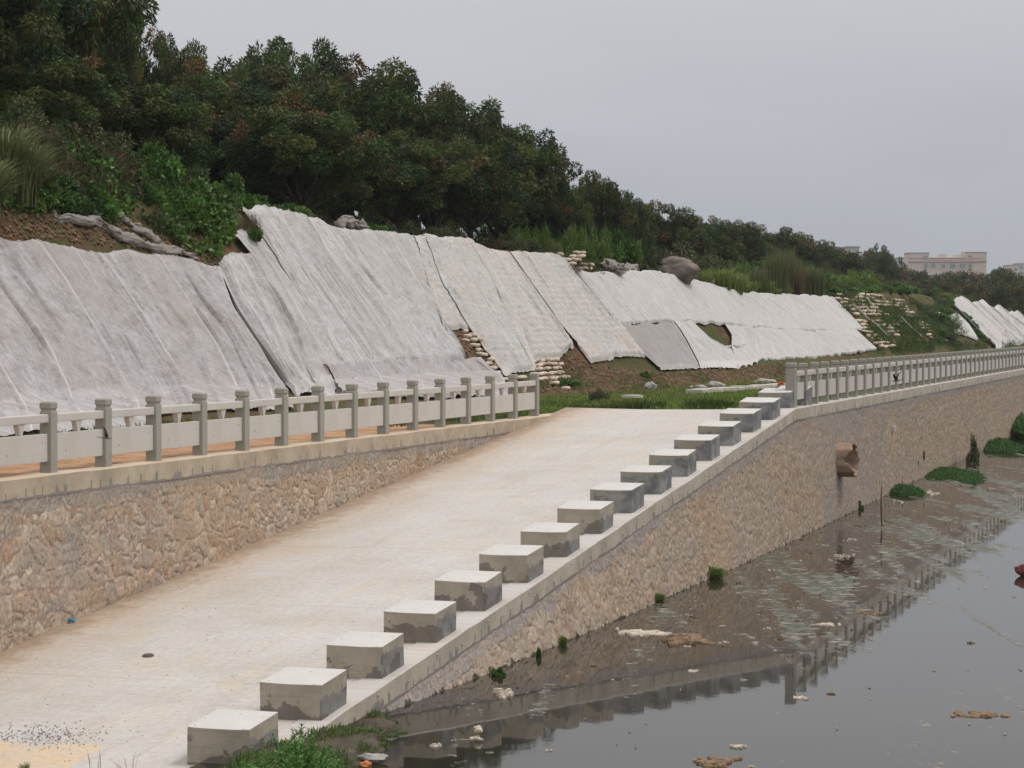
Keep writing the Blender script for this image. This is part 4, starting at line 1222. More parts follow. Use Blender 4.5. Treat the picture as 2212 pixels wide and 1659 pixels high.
def g_ramp():
    while True:
        u = random.uniform(0, 1600); v = random.uniform(900, 1659)
        if v > 1405 - .45 * u + 8 and v < 2025 - .70 * u and v > 900: return u, v
crumbs('grit', 420, g_ramp, M['gravel'], .004, .013, 'loose grit scattered over the pale ramp', 'grit')
crumbs('ash', 340, lambda: (105 + random.gauss(0, 60), 1588 + random.gauss(0, 13)), M['ash'], .006, .015, 'scatter of dark ash crumbs on the lower left of the ramp', 'ash')

def clods(name, poly, n, rmin, rmax, mat, label, fn=h_land, seed=1):
    r = np.random.default_rng(seed); us, vs = [], []
    x = [q[0] for q in poly]; y = [q[1] for q in poly]
    while len(us) < n:
        u = r.uniform(min(x), max(x)); v = r.uniform(min(y), max(y))
        if inside(poly, u, v): us.append(u); vs.append(v)
    P, ok_ = march(us, vs, fn, n=300); P = P[ok_]; m = len(P)
    rad = rmin + (rmax - rmin) * r.random(m) ** 2.5
    base = np.array([(-1, -.6, -.3), (1, -.7, -.3), (.8, .8, -.3), (-.9, .6, -.3), (-.4, -.2, .7), (.5, .3, .55)])
    V = P[:, None, :] + base[None] * rad[:, None, None] * r.uniform(.6, 1.35, (m, 6, 3))
    Fl = np.array([(0, 1, 4), (1, 5, 4), (1, 2, 5), (2, 3, 5), (3, 4, 5), (3, 0, 4)])
    Fq = (np.arange(m)[:, None, None] * 6 + Fl[None]).reshape(-1, 3)
    tag(link(name, npmesh(name, V.reshape(-1, 3), Fq), mat), label, 'soil', kind='stuff')
clods('soil_clods', [(-20, 440), (60, 430), (200, 440), (330, 500), (480, 520), (500, 560), (460, 578), (330, 548), (150, 520), (-20, 512)], 2600, .012, .10, M['clod'], 'crumbling brown clods on the bare slope at the left')
clods('toe_clods', [(1150, 842), (1215, 760), (1290, 790), (1440, 805), (1700, 778), (1705, 815), (1560, 832), (1400, 846), (1200, 850)], 3200, .02, .10, M['clod'], 'earth clods on the brown foot of the bank', fn=h_slope, seed=2)
clods('notch_clods', [(951, 716), (1005, 716), (1084, 812), (1060, 815)], 900, .02, .10, M['clod'], 'earth clods in the bare strip between the fabric sheets', fn=h_slope, seed=3)
clods('path_clods', [(-20, 962), (300, 935), (900, 895), (1000, 890), (700, 935), (-20, 1020)], 2600, .012, .05, M['clod'], 'orange soil crumbs on the path behind the left railing', seed=4)

# ================================================================== vegetation
def unit(a): return a / np.maximum(np.linalg.norm(a, axis=-1, keepdims=True), 1e-6)
def leaves(C, Aax, Bax, L, Wd):
    """one kite-shaped folded leaf (4 verts, 1 quad) per row"""
    L = np.asarray(L)[:, None]; Wd = np.asarray(Wd)[:, None]
    v0 = C; v1 = C + Aax * L * .45 + Bax * Wd * .5; v2 = C + Aax * L; v3 = C + Aax * L * .45 - Bax * Wd * .5
    V = np.stack([v0, v1, v2, v3], 1).reshape(-1, 3)
    Fq = np.arange(len(V)).reshape(-1, 4)
    return V, Fq
def leaf_cloud(r, centers, rads, n_each, L, Wd, cols, droop=.5, squash=.8, outer=.55):
    Cs, As, Bs, Ls, Ws, Ks = [], [], [], [], [], []
    for c, rad, col in zip(centers, rads, cols):
        n = int(n_each * (rad / np.mean(rads)) ** 2)
        d = unit(r.normal(size=(n, 3))); q = outer + (1 - outer) * r.random(n) ** .5
        lump = 1 + .18 * np.sin(d[:, 0] * 5 + c[0] * 3) * np.cos(d[:, 2] * 4 + c[1])
        pos = c + d * (rad * q * lump)[:, None] * np.array([1, 1, squash])
        a = unit(d * .8 + r.normal(size=(n, 3)) * .55 + np.array([0, 0, -droop]))
        b = unit(np.cross(a, r.normal(size=(n, 3))))
        Cs.append(pos); As.append(a); Bs.append(b)
        Ls.append(L * r.uniform(.6, 1.3, n)); Ws.append(Wd * r.uniform(.7, 1.3, n))
        k = np.array(col)[None] * r.uniform(.65, 1.4, n)[:, None] * (1 + r.normal(size=(n, 3)) * .07)
        Ks.append(k)
    C = np.concatenate(Cs); V, Fq = leaves(C, np.concatenate(As), np.concatenate(Bs), np.concatenate(Ls), np.concatenate(Ws))
    K = np.repeat(np.clip(np.concatenate(Ks), 0, 1), 4, axis=0)
    return V, Fq, K
GREENS = [(0.038, 0.070, 0.016), (0.056, 0.092, 0.018), (0.028, 0.058, 0.020), (0.072, 0.090, 0.018), (0.062, 0.068, 0.018)]
NEWL = [(0.135, 0.088, 0.030), (0.125, 0.100, 0.030), (0.12, 0.070, 0.028), (0.10, 0.092, 0.028)]
def tree_proto(seed, tops=NEWL, ptop=.20, leaf=.205, n_cl=160, n_each=330, greens=GREENS):
    """unit tree: crown radius 1, height 1.9, base at 0; returns crown mesh and trunk mesh"""
    r = np.random.default_rng(seed)
    cs, rd, cl = [], [], []
    # boughs: a few big lobes, each carrying many clusters
    lobes = []
    for i in range(11):
        a = i * 2.4 + r.uniform(-.3, .3); h = r.uniform(-.35, .95); rr = .56 * math.sqrt(max(0.05, 1 - (h * .75) ** 2))
        lobes.append((np.array([rr * math.cos(a), rr * math.sin(a), 1.05 + h * .60]), r.uniform(.30, .46)))
    lobes.append((np.array([0, 0, 1.45]), .42)); lobes.append((np.array([0.05, 0, 1.0]), .55))
    for i in range(n_cl):
        lc, lr = lobes[i % len(lobes)]
        d = unit(r.normal(size=3)); d[2] = d[2] * .9 + .12
        c = lc + d * lr * (r.uniform(.85, 1.08) if i % 4 else r.uniform(.3, .7))
        cs.append(c); rr = r.uniform(.085, .165); rd.append(rr)
        g = np.array(greens[r.integers(len(greens))]) * r.uniform(.6, 1.35)
        if c[2] > .95 and r.random() < ptop: g = np.array(tops[r.integers(len(tops))])
        cl.append(g)
    S = 4.0
    V, Fq, K = leaf_cloud(r, [c * S for c in cs], [x * S for x in rd], n_each, leaf, leaf * .34, cl, droop=.55)
    # new growth: single coloured sprigs at the tips of ordinary clusters
    pick = r.random(len(V) // 4) < .03
    top = V.reshape(-1, 4, 3)[:, 0, 2] > 1.0 * S
    idx = np.where(pick & top)[0]
    K = K.reshape(-1, 4, 3); K[idx] = np.array((.20, .120, .035)) * r.uniform(.6, 1.4, (len(idx), 1, 1)); K = K.reshape(-1, 3)
    crown = npmesh('crown', V / S, Fq, False, cols=K)
    mb = MB()
    x0, y0 = r.uniform(-.05, .05, 2)
    fork = Vector((x0 + .03, y0, .42))
    mb.tube([(0, 0, -.15), (0, 0, .0), (x0, y0, .22), fork], [.062, .052, .043, .040], 9)
    for i, (lc, lr) in enumerate(lobes[:9]):
        e = Vector(lc); m = fork.lerp(e, .5) + Vector((r.uniform(-.06, .06), r.uniform(-.06, .06), -.04))
        st = fork if i % 3 else Vector((x0, y0, .25 + .04 * i / 3))
        mb.tube([st, st.lerp(m, .5) + Vector((0, 0, -.02)), m, e], [.030, .024, .018, .007], 6)
        for q in range(3):
            e2 = m.lerp(e, .8) + Vector(tuple(np.clip(r.normal(size=3), -1, 1) * lr * .45)); mb.tube([m, m.lerp(e2, .5), e2], [.012, .008, .003], 5)
    vz = V[:, 2] / S; vr = np.hypot(V[:, 0], V[:, 1]) / S
    crown['top'] = float(np.percentile(vz, 99.7)); crown['rad'] = float(np.percentile(vr, 98))
    return crown, mb.mesh('trunk', smooth=True)
TP = [tree_proto(21 + i, ptop=(.05, .10, .15, .07)[i]) for i in range(4)]
TFAR = [tree_proto(41 + i, n_cl=110, n_each=60, leaf=.40, ptop=.28) for i in range(2)]
GR2 = [(0.06, 0.095, 0.028), (0.075, 0.105, 0.03)]
TBR = [tree_proto(51, greens=GR2, ptop=.04, leaf=.24)]
for c_, t_ in TP + TFAR + TBR:
    c_.materials.append(M['leaf']); t_.materials.append(M['bark'])
def put_tree(proto, u, vtop, wpx, off, label, group=None, name='round_tree', sink=0.0, base=None):
    x, y, z = base if base is not None else on_rim(u, off)
    px = math.hypot(x, y)
    _, _, zt = at_y(u, vtop, y)
    H = zt - z + sink; R = wpx / 2 * y / F
    o = empty(name, (x, y, z - sink), label, 'tree', group, rz=random.uniform(0, 6.28))
    o.scale = (R / proto[0]['rad'],) * 2 + (H / proto[0]['top'],)
    link('crown', proto[0], None, o); link('trunk', proto[1], None, o)
    return o
GT = 'dark round trees crowding the bank top'
TREES = [  # u, vtop, width, off from rim, proto, label
 (-90, -210, 420, 5.0, 0, 'tallest dark tree, cut off by the left edge of the picture'),
 (95, -135, 380, 7.5, 1, 'very tall dark tree whose crown leaves the top of the picture'),
 (40, 130, 330, 3.2, 2, 'lower dark crown beneath the tallest trees at the left edge'),
 (240, 20, 130, 11.0, 3, 'steep dark crown forming the edge of the tall trees against the sky'),
 (345, 78, 190, 14.0, 1, 'slim dark crown just right of the tall trees, standing behind'),
 (270, 150, 330, 5.0, 0, 'broad dark tree above the vine-covered slope'),
 (490, 100, 250, 20.0, 4, 'brighter green tree peeping out behind the dark row'),
 (655, 112, 190, 19.0, 4, 'green tree with a small knob of leaves rising on its top'),
 (560, 150, 330, 6.0, 2, 'dark tree dusted with orange new leaves above the tallest fabric corner'),
 (740, 136, 300, 8.0, 1, 'tall dark tree with orange-tipped crown in the middle of the row'),
 (660, 240, 300, 3.0, 3, 'low front tree with drooping leaves above the largest fabric cover'),
 (870, 190, 230, 10.0, 2, 'dark tree between the orange-tipped one and the double crown'),
 (850, 290, 260, 3.5, 0, 'shaded lower tree behind the upper edge of the folds'),
 (945, 206, 220, 8.0, 1, 'left tree of the domed pair at the end of the tall row'),
 (1082, 231, 250, 7.0, 0, 'large domed dark tree ending the tall row against the sky'),
 (1020, 300, 240, 3.0, 3, 'lower front tree under the domed pair'),
 (1165, 350, 120, 5.0, 2, 'small dark tree tucked against the right foot of the domed tree'),
 (1285, 374, 150, 8.0, 2, 'round tree standing next right of the tall row'),
 (1215, 420, 130, 4.0, 3, 'low dark tree filling the gap right of the tall row'),
 (1345, 430, 120, 9.0, 3, 'small tree with orange tips sloping down right of the round one'),
 (1420, 441, 150, 9.0, 1, 'rounded tree above the boulder'),
 (1520, 470, 150, 10.0, 2, 'rounded tree with yellowish tips right of the boulder'),
 (1590, 482, 130, 12.0, 1, 'broad low tree behind the tall reeds, yellowish top'),
 (1680, 493, 150, 14.0, 2, 'low tree behind the reed tips'),
 (1745, 520, 110, 16.0, 1, 'small dark tree just right of the reeds'),
 (1815, 536, 130, 22.0, 2, 'yellow-flecked low tree above the weedy sandbag slope'),
 (1870, 545, 100, 24.0, 1, 'yellow-flecked tree next to the one with the raised tuft'),
 (1902, 533, 62, 26.0, 2, 'small tree with a raised tuft left of the pink building'),
 (1925, 556, 60, 27.0, 1, 'last tree before the pink building, its right side sloping down')]
for i, (u, vt, w, off, pi_, lab) in enumerate(TREES):
    pr = TBR[0] if pi_ == 4 else TP[pi_]
    put_tree(pr, u, vt, w * (1.22 if u < 1200 else 1.12), off, lab, GT, sink=.3)
# second rank in the shade behind, seen only through gaps
for i, (u, vt, w, off) in enumerate([(160, 180, 300, 15), (420, 210, 300, 14), (600, 260, 300, 16), (780, 270, 300, 15), (920, 300, 260, 15), (1060, 320, 240, 14), (330, 300, 220, 10), (470, 330, 200, 9), (1160, 420, 140, 12)]):
    put_tree(TP[i % 4], u, vt, w, off, 'shaded tree standing behind the front row, seen only through its gaps', 'shaded trees behind the front row', sink=.3)
# far belt of trees
for i, (u, vt, w, Y) in enumerate([(1985, 583, 90, 330), (2030, 588, 80, 360), (2070, 586, 95, 340), (2115, 590, 80, 380), (2150, 588, 80, 350), (2190, 582, 100, 330), (2240, 584, 90, 340), (2045, 606, 80, 290), (2105, 612, 80, 280), (2165, 606, 90, 285), (2215, 614, 80, 270), (1960, 600, 80, 300), (2290, 590, 90, 340)]):
    x, y, z = at_y(u, 640, Y); s_, p_ = SP(x, y); zl = float(h_land(np.array([s_]), np.array([p_]))[0])
    put_tree(TFAR[i % 2], u, vt, w, 0, 'distant rounded tree in the belt below the pink building', 'distant trees below the pink building', base=(x, y, min(zl, 11.0)), sink=.3)
# far off tree line left of the right edge
for i, (u, vt, w, Y) in enumerate([(2150, 581, 22, 620), (2165, 576, 20, 640), (2172, 580, 22, 660)]):
    x, y, z = at_y(u, 600, Y)
    put_tree(TFAR[i % 2], u, vt, w, 0, 'tiny hazy tree on the skyline near the right edge', 'tiny hazy skyline trees', base=(x, y, z - 3))

# ------------------------------------------------------------------ shrubs
def shrub_proto(seed, greens, leaf, ratio, n_cl=26, n_each=120, droop=.1, upright=0.0):
    r = np.random.default_rng(seed); cs, rd, cl = [], [], []
    for i in range(n_cl):
        a = r.uniform(0, 6.28); q = math.sqrt(r.random()) * .8; h = r.uniform(.12, .85) * (1.05 - q * .7)
        cs.append(np.array([q * math.cos(a), q * math.sin(a), h])); rd.append(r.uniform(.16, .30))
        cl.append(np.array(greens[r.integers(len(greens))]) * r.uniform(.7, 1.3))
    V, Fq, K = leaf_cloud(r, cs, rd, n_each, leaf, leaf * ratio, cl, droop=droop - upright, outer=.35)
    return npmesh('shrub', V, Fq, False, cols=K)
G_V = [(0.085, 0.165, 0.033), (0.11, 0.20, 0.04), (0.06, 0.13, 0.028)]
G_D = [(0.06, 0.08, 0.03), (0.08, 0.09, 0.035), (0.10, 0.085, 0.04), (0.045, 0.075, 0.02)]
G_B = [(0.13, 0.19, 0.04), (0.10, 0.17, 0.03), (0.15, 0.18, 0.05)]
G_R = [(0.11, 0.07, 0.04), (0.085, 0.08, 0.035), (0.13, 0.085, 0.05)]
SHV = [shrub_proto(61 + i, G_V, .15, .62) for i in range(2)]       # broad leaves
SHD = [shrub_proto(71 + i, G_D, .11, .38) for i in range(3)]       # fine dark
SHB = [shrub_proto(81 + i, G_B, .16, .22, upright=.7) for i in range(2)]   # feathery bright
SHR = [shrub_proto(91, G_R, .10, .20, upright=.5)]
for m_ in SHV + SHD + SHB + SHR: m_.materials.append(M['leaf'])
def put_shrub(me, loc, sx, sz, label, group, name='shrub', cat='shrub'):
    o = link(name, me, None, None, loc); o.scale = (sx, sx, sz); o.rotation_euler = (0, 0, random.uniform(0, 6.28))
    return tag(o, label, cat, group)
def shrubs_px(lst, protos, label, group, fn=h_land):
    for u, v, w, h in lst:
        P, ok_ = march([u], [v], fn)
        P = P[0] if ok_[0] and P[0][1] < 400 else np.array(on_rim(u, 1.0))
        y = P[1]; put_shrub(random.choice(protos), tuple(P - np.array([0, 0, .1])), w / 2 * y / F, h * y / F / .95, label, group)
# along the rim under the trees
G1 = 'low dark undergrowth at the feet of the trees'
for u in range(480, 1240, 21):
    x, y, z = on_rim(u + random.uniform(-8, 8), random.uniform(.6, 3.2))
    k = random.random()
    put_shrub(random.choice(SHD if k < .72 else SHV), (x, y, z - .1), random.uniform(.45, .9), random.uniform(.35, .85), 'low leafy undergrowth at the feet of the dark trees', G1)
for u in range(-60, 520, 26):
    x, y, z = on_rim(u + random.uniform(-8, 8), random.uniform(.3, 3.5))
    put_shrub(random.choice(SHD + SHV), (x, y, z - .1), random.uniform(.8, 1.5), random.uniform(.8, 1.6), 'leafy shrub crowning the overgrown slope under the tallest trees', 'shrubs crowning the left slope')
for u in range(200, 1260, 17):
    x, y, z = on_rim(u + random.uniform(-8, 8), random.uniform(7, 15))
    put_shrub(random.choice(SHD), (x, y, z - .2), random.uniform(1.0, 1.7), random.uniform(1.5, 2.8), 'shaded bush deep between the tree trunks', 'shaded bushes between the trunks')
# mid right: brighter bushes
for u, v, w, h in [(1105, 520, 70, 42), (1140, 522, 60, 45), (1180, 525, 60, 50), (1240, 540, 80, 62), (1290, 545, 80, 70), (1345, 560, 80, 70), (1400, 565, 70, 66), (1320, 545, 90, 75), (1265, 560, 60, 40), (1215, 552, 60, 36)]:
    x, y, z = on_rim(u, random.uniform(1.2, 2.6)); _, _, zt = at_y(u, v - h, y)
    put_shrub(random.choice(SHB if u < 1300 else SHV + SHD), (x, y, z - .2), w / 2 * y / F, max(.8, (zt - z + .2) / .95), 'bright feathery bush on the bank top between the trees and the boulder', 'bright bushes on the bank top')
for u in range(1085, 1440, 18):
    x, y, z = on_rim(u + random.uniform(-6, 6), random.uniform(.3, 1.8))
    put_shrub(random.choice(SHD + SHR), (x, y, z - .15), random.uniform(.7, 1.3), random.uniform(.5, 1.0), 'brownish green scrub along the bank top', 'brownish scrub along the bank top')
for u in range(1460, 2240, 15):
    off = random.uniform(2.5, 9); x, y, z = on_rim(u + random.uniform(-6, 6), off)
    k = random.random(); pr = SHB if k < .25 else (SHV if k < .45 else SHD)
    put_shrub(random.choice(pr), (x, y, z - .2), random.uniform(1.3, 2.6), random.uniform(1.2, 2.4) * (1.25 if u < 1800 else 1), 'rounded bush behind the far bank edge', 'rounded bushes behind the far bank edge')
for u in range(1786, 1975, 9):
    x, y, z = on_rim(u + random.uniform(-4, 4), random.uniform(.2, 1.6))
    put_shrub(random.choice(SHV + SHB + SHD), (x, y, z - .15), random.uniform(.8, 1.4), random.uniform(.5, .95), 'green growth on the edge above the rows of sandbags', 'green growth above the rows of sandbags')
for u in range(1800, 2240, 11):
    off = random.uniform(8, 26); x, y, z = on_rim(u + random.uniform(-6, 6), off)
    put_shrub(random.choice(SHD + SHV), (x, y, z - .2), random.uniform(1.8, 3.2), random.uniform(1.8, 3.2), 'dark scrub filling the ground before the distant trees', 'scrub before the distant trees')
# on the overgrown bank between the far fabric covers
for i in range(46):
    u = random.uniform(1955, 2060); v = random.uniform(640, 742)
    if u < 1955 + (v - 640) * .75 or u > 2025 + (v - 640) * .6 + 20: continue
    P, ok_ = march([u], [v], h_land)
    if ok_[0]: put_shrub(random.choice(SHD + SHV), tuple(P[0] - [0, 0, .15]), random.uniform(.8, 1.5), random.uniform(.4, .9), 'dark green weeds on the bank between the far fabric covers', 'weeds between the far fabric covers')
for i in range(26):
    v = random.uniform(676, 738); u = 2072 + (v - 676) * .84 + random.uniform(-5, 5)
    P, ok_ = march([u], [v], h_land)
    if ok_[0]: put_shrub(random.choice(SHV), tuple(P[0] - [0, 0, .1]), random.uniform(.4, .7), random.uniform(.3, .5), 'green weeds growing up between the two farthest fabric sheets', 'weeds between the two farthest sheets')

# ground cover: vines and weeds over the left slope (one mass)
def cover_mass(name, regions, n, leaf, ratio, greens, label, cat, lift, mat=None, up=.6, fn=h_land, clump=.5, thick=.25):
    """leaves scattered on the bank inside picture regions, gathered in clumps"""
    r = np.random.default_rng(len(label)); us, vs = [], []
    while len(us) < n:
        poly, wgt = regions[r.integers(len(regions))] if False else random.choice(regions)
        x = [q[0] for q in poly]; y = [q[1] for q in poly]
        for _ in range(int(60 * wgt) + 1):
            u = r.uniform(min(x), max(x)); v = r.uniform(min(y), max(y))
            if inside(poly, u, v) and vn(u * .035 + 3, v * .05 + 7) + .5 * vn(u * .11, v * .15) > -clump + .25 * r.random(): us.append(u); vs.append(v)
    P, ok_ = march(us, vs, fn, n=240)
    P = P[ok_ & (P[:, 1] < 415)]; m = len(P)
    s, p = SP(P[:, 0], P[:, 1])
    hgt = (lift + thick * (vn(s * 1.1, p * 1.6) + .5 + .6 * (vn(s * 3.3, p * 3.3)))) * r.uniform(.1, 1, m)
    P = P + np.stack([CA * hgt * .45, -SA * hgt * .45, hgt], -1)
    a = unit(r.normal(size=(m, 3)) * .7 + np.array([CA * .3, -SA * .3, up])); b = unit(np.cross(a, r.normal(size=(m, 3)) + np.array([CA, -SA, 1.0]) * .5))
    V, Fq = leaves(P, a, b, leaf * r.uniform(.6, 1.3, m), leaf * ratio * r.uniform(.7, 1.3, m))
    g = np.array(greens)[((vn(s * .5, p * .5) + .5) * len(greens) * .99).astype(int).clip(0, len(greens) - 1)]
    K = g * r.uniform(.6, 1.4, (m, 1)) * (1 + .1 * r.normal(size=(m, 3)))
    return tag(link(name, npmesh(name, V, Fq, False, cols=np.repeat(np.clip(K, 0, 1), 4, 0)), mat or M['leaf']), label, cat, kind='stuff')
slopeL = [(-20, 300), (180, 310), (330, 352), (490, 425), (512, 470), (488, 500), (505, 540), (462, 565), (400, 545), (330, 500), (250, 440), (180, 450), (100, 470), (-20, 450)]
vine = [(275, 360), (380, 395), (485, 450), (500, 510), (485, 545), (430, 510), (370, 480), (310, 440)]
vine2 = [(60, 400), (170, 410), (290, 470), (240, 480), (140, 470), (60, 450)]
cover_mass('vines', [(vine, 1.5), (vine2, 1), (slopeL, 1)], 19000, .17, .75, G_V + [(0.045, 0.085, 0.025)], 'broad-leaved vines sprawling over the brown slope at the left', 'vines', .10, up=.2, clump=.24, thick=.45)
cover_mass('weeds', [(slopeL, 1), ([(-20, 300), (200, 300), (330, 350), (450, 420), (300, 430), (-20, 420)], 1.5)], 17000, .20, .16, G_D + G_R + [(.15, .13, .07)], 'dry and green weeds among the vines on the left slope', 'weeds', .15, mat=M['grass'], up=1.2, clump=.25, thick=.4)
# slope to the right: sandbag slope and beyond
r4 = [(1800, 660), (1880, 650), (1965, 665), (2060, 745), (1990, 752), (1900, 758), (1850, 700)]
r5 = [(1950, 640), (2050, 660), (2095, 740), (2150, 752), (1960, 752), (2000, 720)]
r6 = [(1890, 757), (2200, 744), (2212, 755), (1900, 772)]
cover_mass('bank_weeds', [(r4, 1.6), (r5, 1.3), (r6, .5)], 24000, .26, .15, [(.07, .11, .025), (.05, .085, .02), (.09, .12, .03)], 'green weeds over the sandbag slope and the far bank', 'weeds', .2, mat=M['grass'], up=1.1, clump=.12, thick=.45)
# brown toe of the bank
toe = [(1150, 842), (1230, 800), (1290, 800), (1440, 808), (1690, 782), (1705, 815), (1560, 832), (1400, 848), (1200, 852)]
cover_mass('toe_weeds', [(toe, 1)], 3500, .10, .2, [(.06, .10, .02), (.08, .12, .03), (.13, .11, .05)], 'sparse weeds on the brown toe of the bank behind the lawn', 'weeds', .05, mat=M['grass'], up=1.2, clump=-.06, thick=.22, fn=h_slope)
# lawn
def grass_on(name, poly_sp, n, hgt, greens, label, zfn, seed=3, dens=None, wd=.10):
    r = np.random.default_rng(seed); S_, P_ = [], []
    s = r.uniform(min(q[0] for q in poly_sp), max(q[0] for q in poly_sp), n * 3); p = r.uniform(min(q[1] for q in poly_sp), max(q[1] for q in poly_sp), n * 3)
    keep = np.array([inside(poly_sp, a, b) for a, b in zip(s, p)])
    if dens is not None: keep &= r.random(len(s)) < dens(s, p)
    s = s[keep][:n]; p = p[keep][:n]; m = len(s)
    C = W(s, p, zfn(s, p))
    a = unit(r.normal(size=(m, 3)) * np.array([.5, .5, .1]) + np.array([0, 0, 1.0])); b = unit(np.cross(a, r.normal(size=(m, 3))))
    hh = hgt * r.uniform(.4, 1.3, m) * (1 + .8 * vn(s * .9, p * .9))
    V, Fq = leaves(C, a, b, hh, wd * hh + .006)
    g = np.array(greens)[((vn(s * .35, p * .35) + .5) * len(greens) * .99).astype(int).clip(0, len(greens) - 1)]
    K = g * r.uniform(.6, 1.5, (m, 1))
    return tag(link(name, npmesh(name, V, Fq, False, cols=np.repeat(np.clip(K, 0, 1), 4, 0)), M['grass']), label, 'grass', kind='stuff')
grass_on('lawn_grass', [(60.5, 12.3), (60.6, 18.6), (60, 24), (110, 24), (130, 12.8)], 52000, .12, [(.13, .19, .04), (.16, .22, .05), (.10, .16, .03), (.19, .22, .06)],
         'short green grass of the lawn beyond the ramp head', lambda s, p: np.where(p > 18.66, h_land(s, p), ground(p) + .01), dens=lambda s, p: np.clip(1.0 - (s - 60) / 60, .2, 1) * (vn(s * .4, p * .4) > -.33), wd=.16)
grass_on('edge_grass', [(60.2, 12.6), (60.4, 18.4), (61.6, 18.5), (61.8, 12.6)], 4200, .24, [(.07, .10, .025), (.09, .12, .035), (.11, .10, .05)],
         'ragged taller grass along the head of the ramp', lambda s, p: ground(p), seed=5, dens=lambda s, p: (vn(s * 1.2, p * .9) > -.1) * 1.0, wd=.09)
grass_on('path_grass', [(40, 21.5), (40, 24.5), (58, 26), (60, 18.8), (52, 19.8)], 9000, .22, [(.06, .11, .025), (.08, .13, .03), (.05, .09, .02)],
         'grass growing behind the left railing at the foot of the fabric', lambda s, p: h_land(s, p), seed=6, dens=lambda s, p: (vn(s * .5, p * .8) > -.12) * 1.0, wd=.08)

# ------------------------------------------------------------------ reeds, tall grass
def blades(r, n, H, spread, width, greens, lean=.5, seg=5, base=.15, plume=0.0):
    V = []; Fq = []; K = []
    for i in range(n):
        a = r.uniform(0, 6.28); q = math.sqrt(r.random()) * base; bx, by = q * math.cos(a), q * math.sin(a)
        a2 = a + r.normal() * .6; h = H * r.uniform(.55, 1.1); sp = spread * r.uniform(.2, 1.1) * lean
        g = np.array(greens[r.integers(len(greens))]) * r.uniform(.65, 1.35)
        side = np.array([-math.sin(a2 + .4), math.cos(a2 + .4), 0])
        b = len(V)
        for j in range(seg + 1):
            t = j / seg
            c = np.array([bx + math.cos(a2) * sp * t ** 2.2, by + math.sin(a2) * sp * t ** 2.2, h * (t - .38 * lean * t ** 3.2)])
            w = width * (1 - t ** 2 * .92) * (.6 + .4 * min(1, t * 5))
            V += [c - side * w / 2, c + side * w / 2]; K += [g, g]
        for j in range(seg): Fq.append((b + 2 * j, b + 2 * j + 1, b + 2 * j + 3, b + 2 * j + 2))
    return npmesh('blades', V, Fq, False, cols=np.clip(np.array(K), 0, 1))
rg_ = np.random.default_rng(77)
G_REED = [(.10, .13, .045), (.13, .15, .06), (.18, .17, .085), (.07, .10, .03)]
G_PAMP = [(.13, .18, .06), (.18, .20, .085), (.10, .16, .045), (.21, .17, .10)]
PAMP = blades(rg_, 420, 2.1, 1.3, .045, G_PAMP, lean=1.0, seg=7, base=.4)
REED = [blades(rg_, 300, 1.0, .34, .022, G_REED, lean=.5, base=.35) for i in range(3)]
RUST = [blades(rg_, 260, 1.0, .18, .016, [(.17, .11, .07), (.13, .11, .05), (.10, .12, .04), (.20, .12, .08)], lean=.3, base=.3) for i in range(2)]
BRG = [blades(rg_, 260, 1.0, .6, .035, [(.15, .20, .045), (.19, .22, .06), (.12, .18, .03)], lean=.8, base=.45) for i in range(2)]
for m_ in [PAMP] + REED + RUST + BRG: m_.materials.append(M['grass'])
for (u, v, sc, lab) in [(8, 410, 1.3, 'tallest arching grass clump at the left edge of the slope'), (48, 440, 1.25, 'arching grass clump beside the tallest one, hanging over the soil'), (-30, 470, 1.2, 'lowest arching grass clump cut by the left edge')]:
    P = march([u], [v], h_land)[0][0]
    o = link('tall_grass', PAMP, None, None, tuple(P - [0, 0, .1])); o.scale = (sc * .8, sc * .8, sc); o.rotation_euler = (0, 0, random.uniform(0, 6))
    tag(o, lab, 'tall grass', 'arching grass at the left edge')
for i in range(44):
    u = random.uniform(1640, 1795); x, y, z = on_rim(u, random.uniform(.3, 4.5))
    top = np.interp(u, [1640, 1690, 1720, 1760, 1800], [560, 505, 535, 560, 590]) + random.uniform(0, 30)
    _, _, zt = at_y(u, top, y); h = max(1.0, zt - z)
    o = link('reed_clump', random.choice(REED + (RUST if u < 1740 else [])), None, None, (x, y, z - .1)); o.scale = (max(1.6, h * .55),) * 2 + (h,); o.rotation_euler = (0, 0, random.uniform(0, 6))
    tag(o, 'upright reed clump in the tall stand above the bright fabric', 'reeds', 'tall reed stand above the bright fabric')
for i in range(46):
    u = random.uniform(1480, 1710); x, y, z = on_rim(u, random.uniform(-.1, 2.6))
    top = np.interp(u, [1480, 1540, 1600, 1710], [560, 548, 575, 600]) + random.uniform(0, 26)
    _, _, zt = at_y(u, top, y); h = max(.7, min(2.4, zt - z))
    o = link('grass_clump', random.choice(BRG), None, None, (x, y, z - .1)); o.scale = (h * .9,) * 2 + (h,); o.rotation_euler = (0, 0, random.uniform(0, 6))
    tag(o, 'bright yellow-green grass clump on the bank edge right of the boulder', 'grass clump', 'bright grass clumps right of the boulder')
for i in range(40):
    u = random.uniform(1080, 1300) if i < 20 else random.uniform(1790, 2212); x, y, z = on_rim(u, random.uniform(.1, 2.0))
    h = random.uniform(.6, 1.1)
    o = link('grass_clump', random.choice(BRG + REED), None, None, (x, y, z - .1)); o.scale = (h,) * 2 + (h,)
    tag(o, 'small grass clump on the edge of the bank top', 'grass clump', 'small grass clumps along the bank edge')

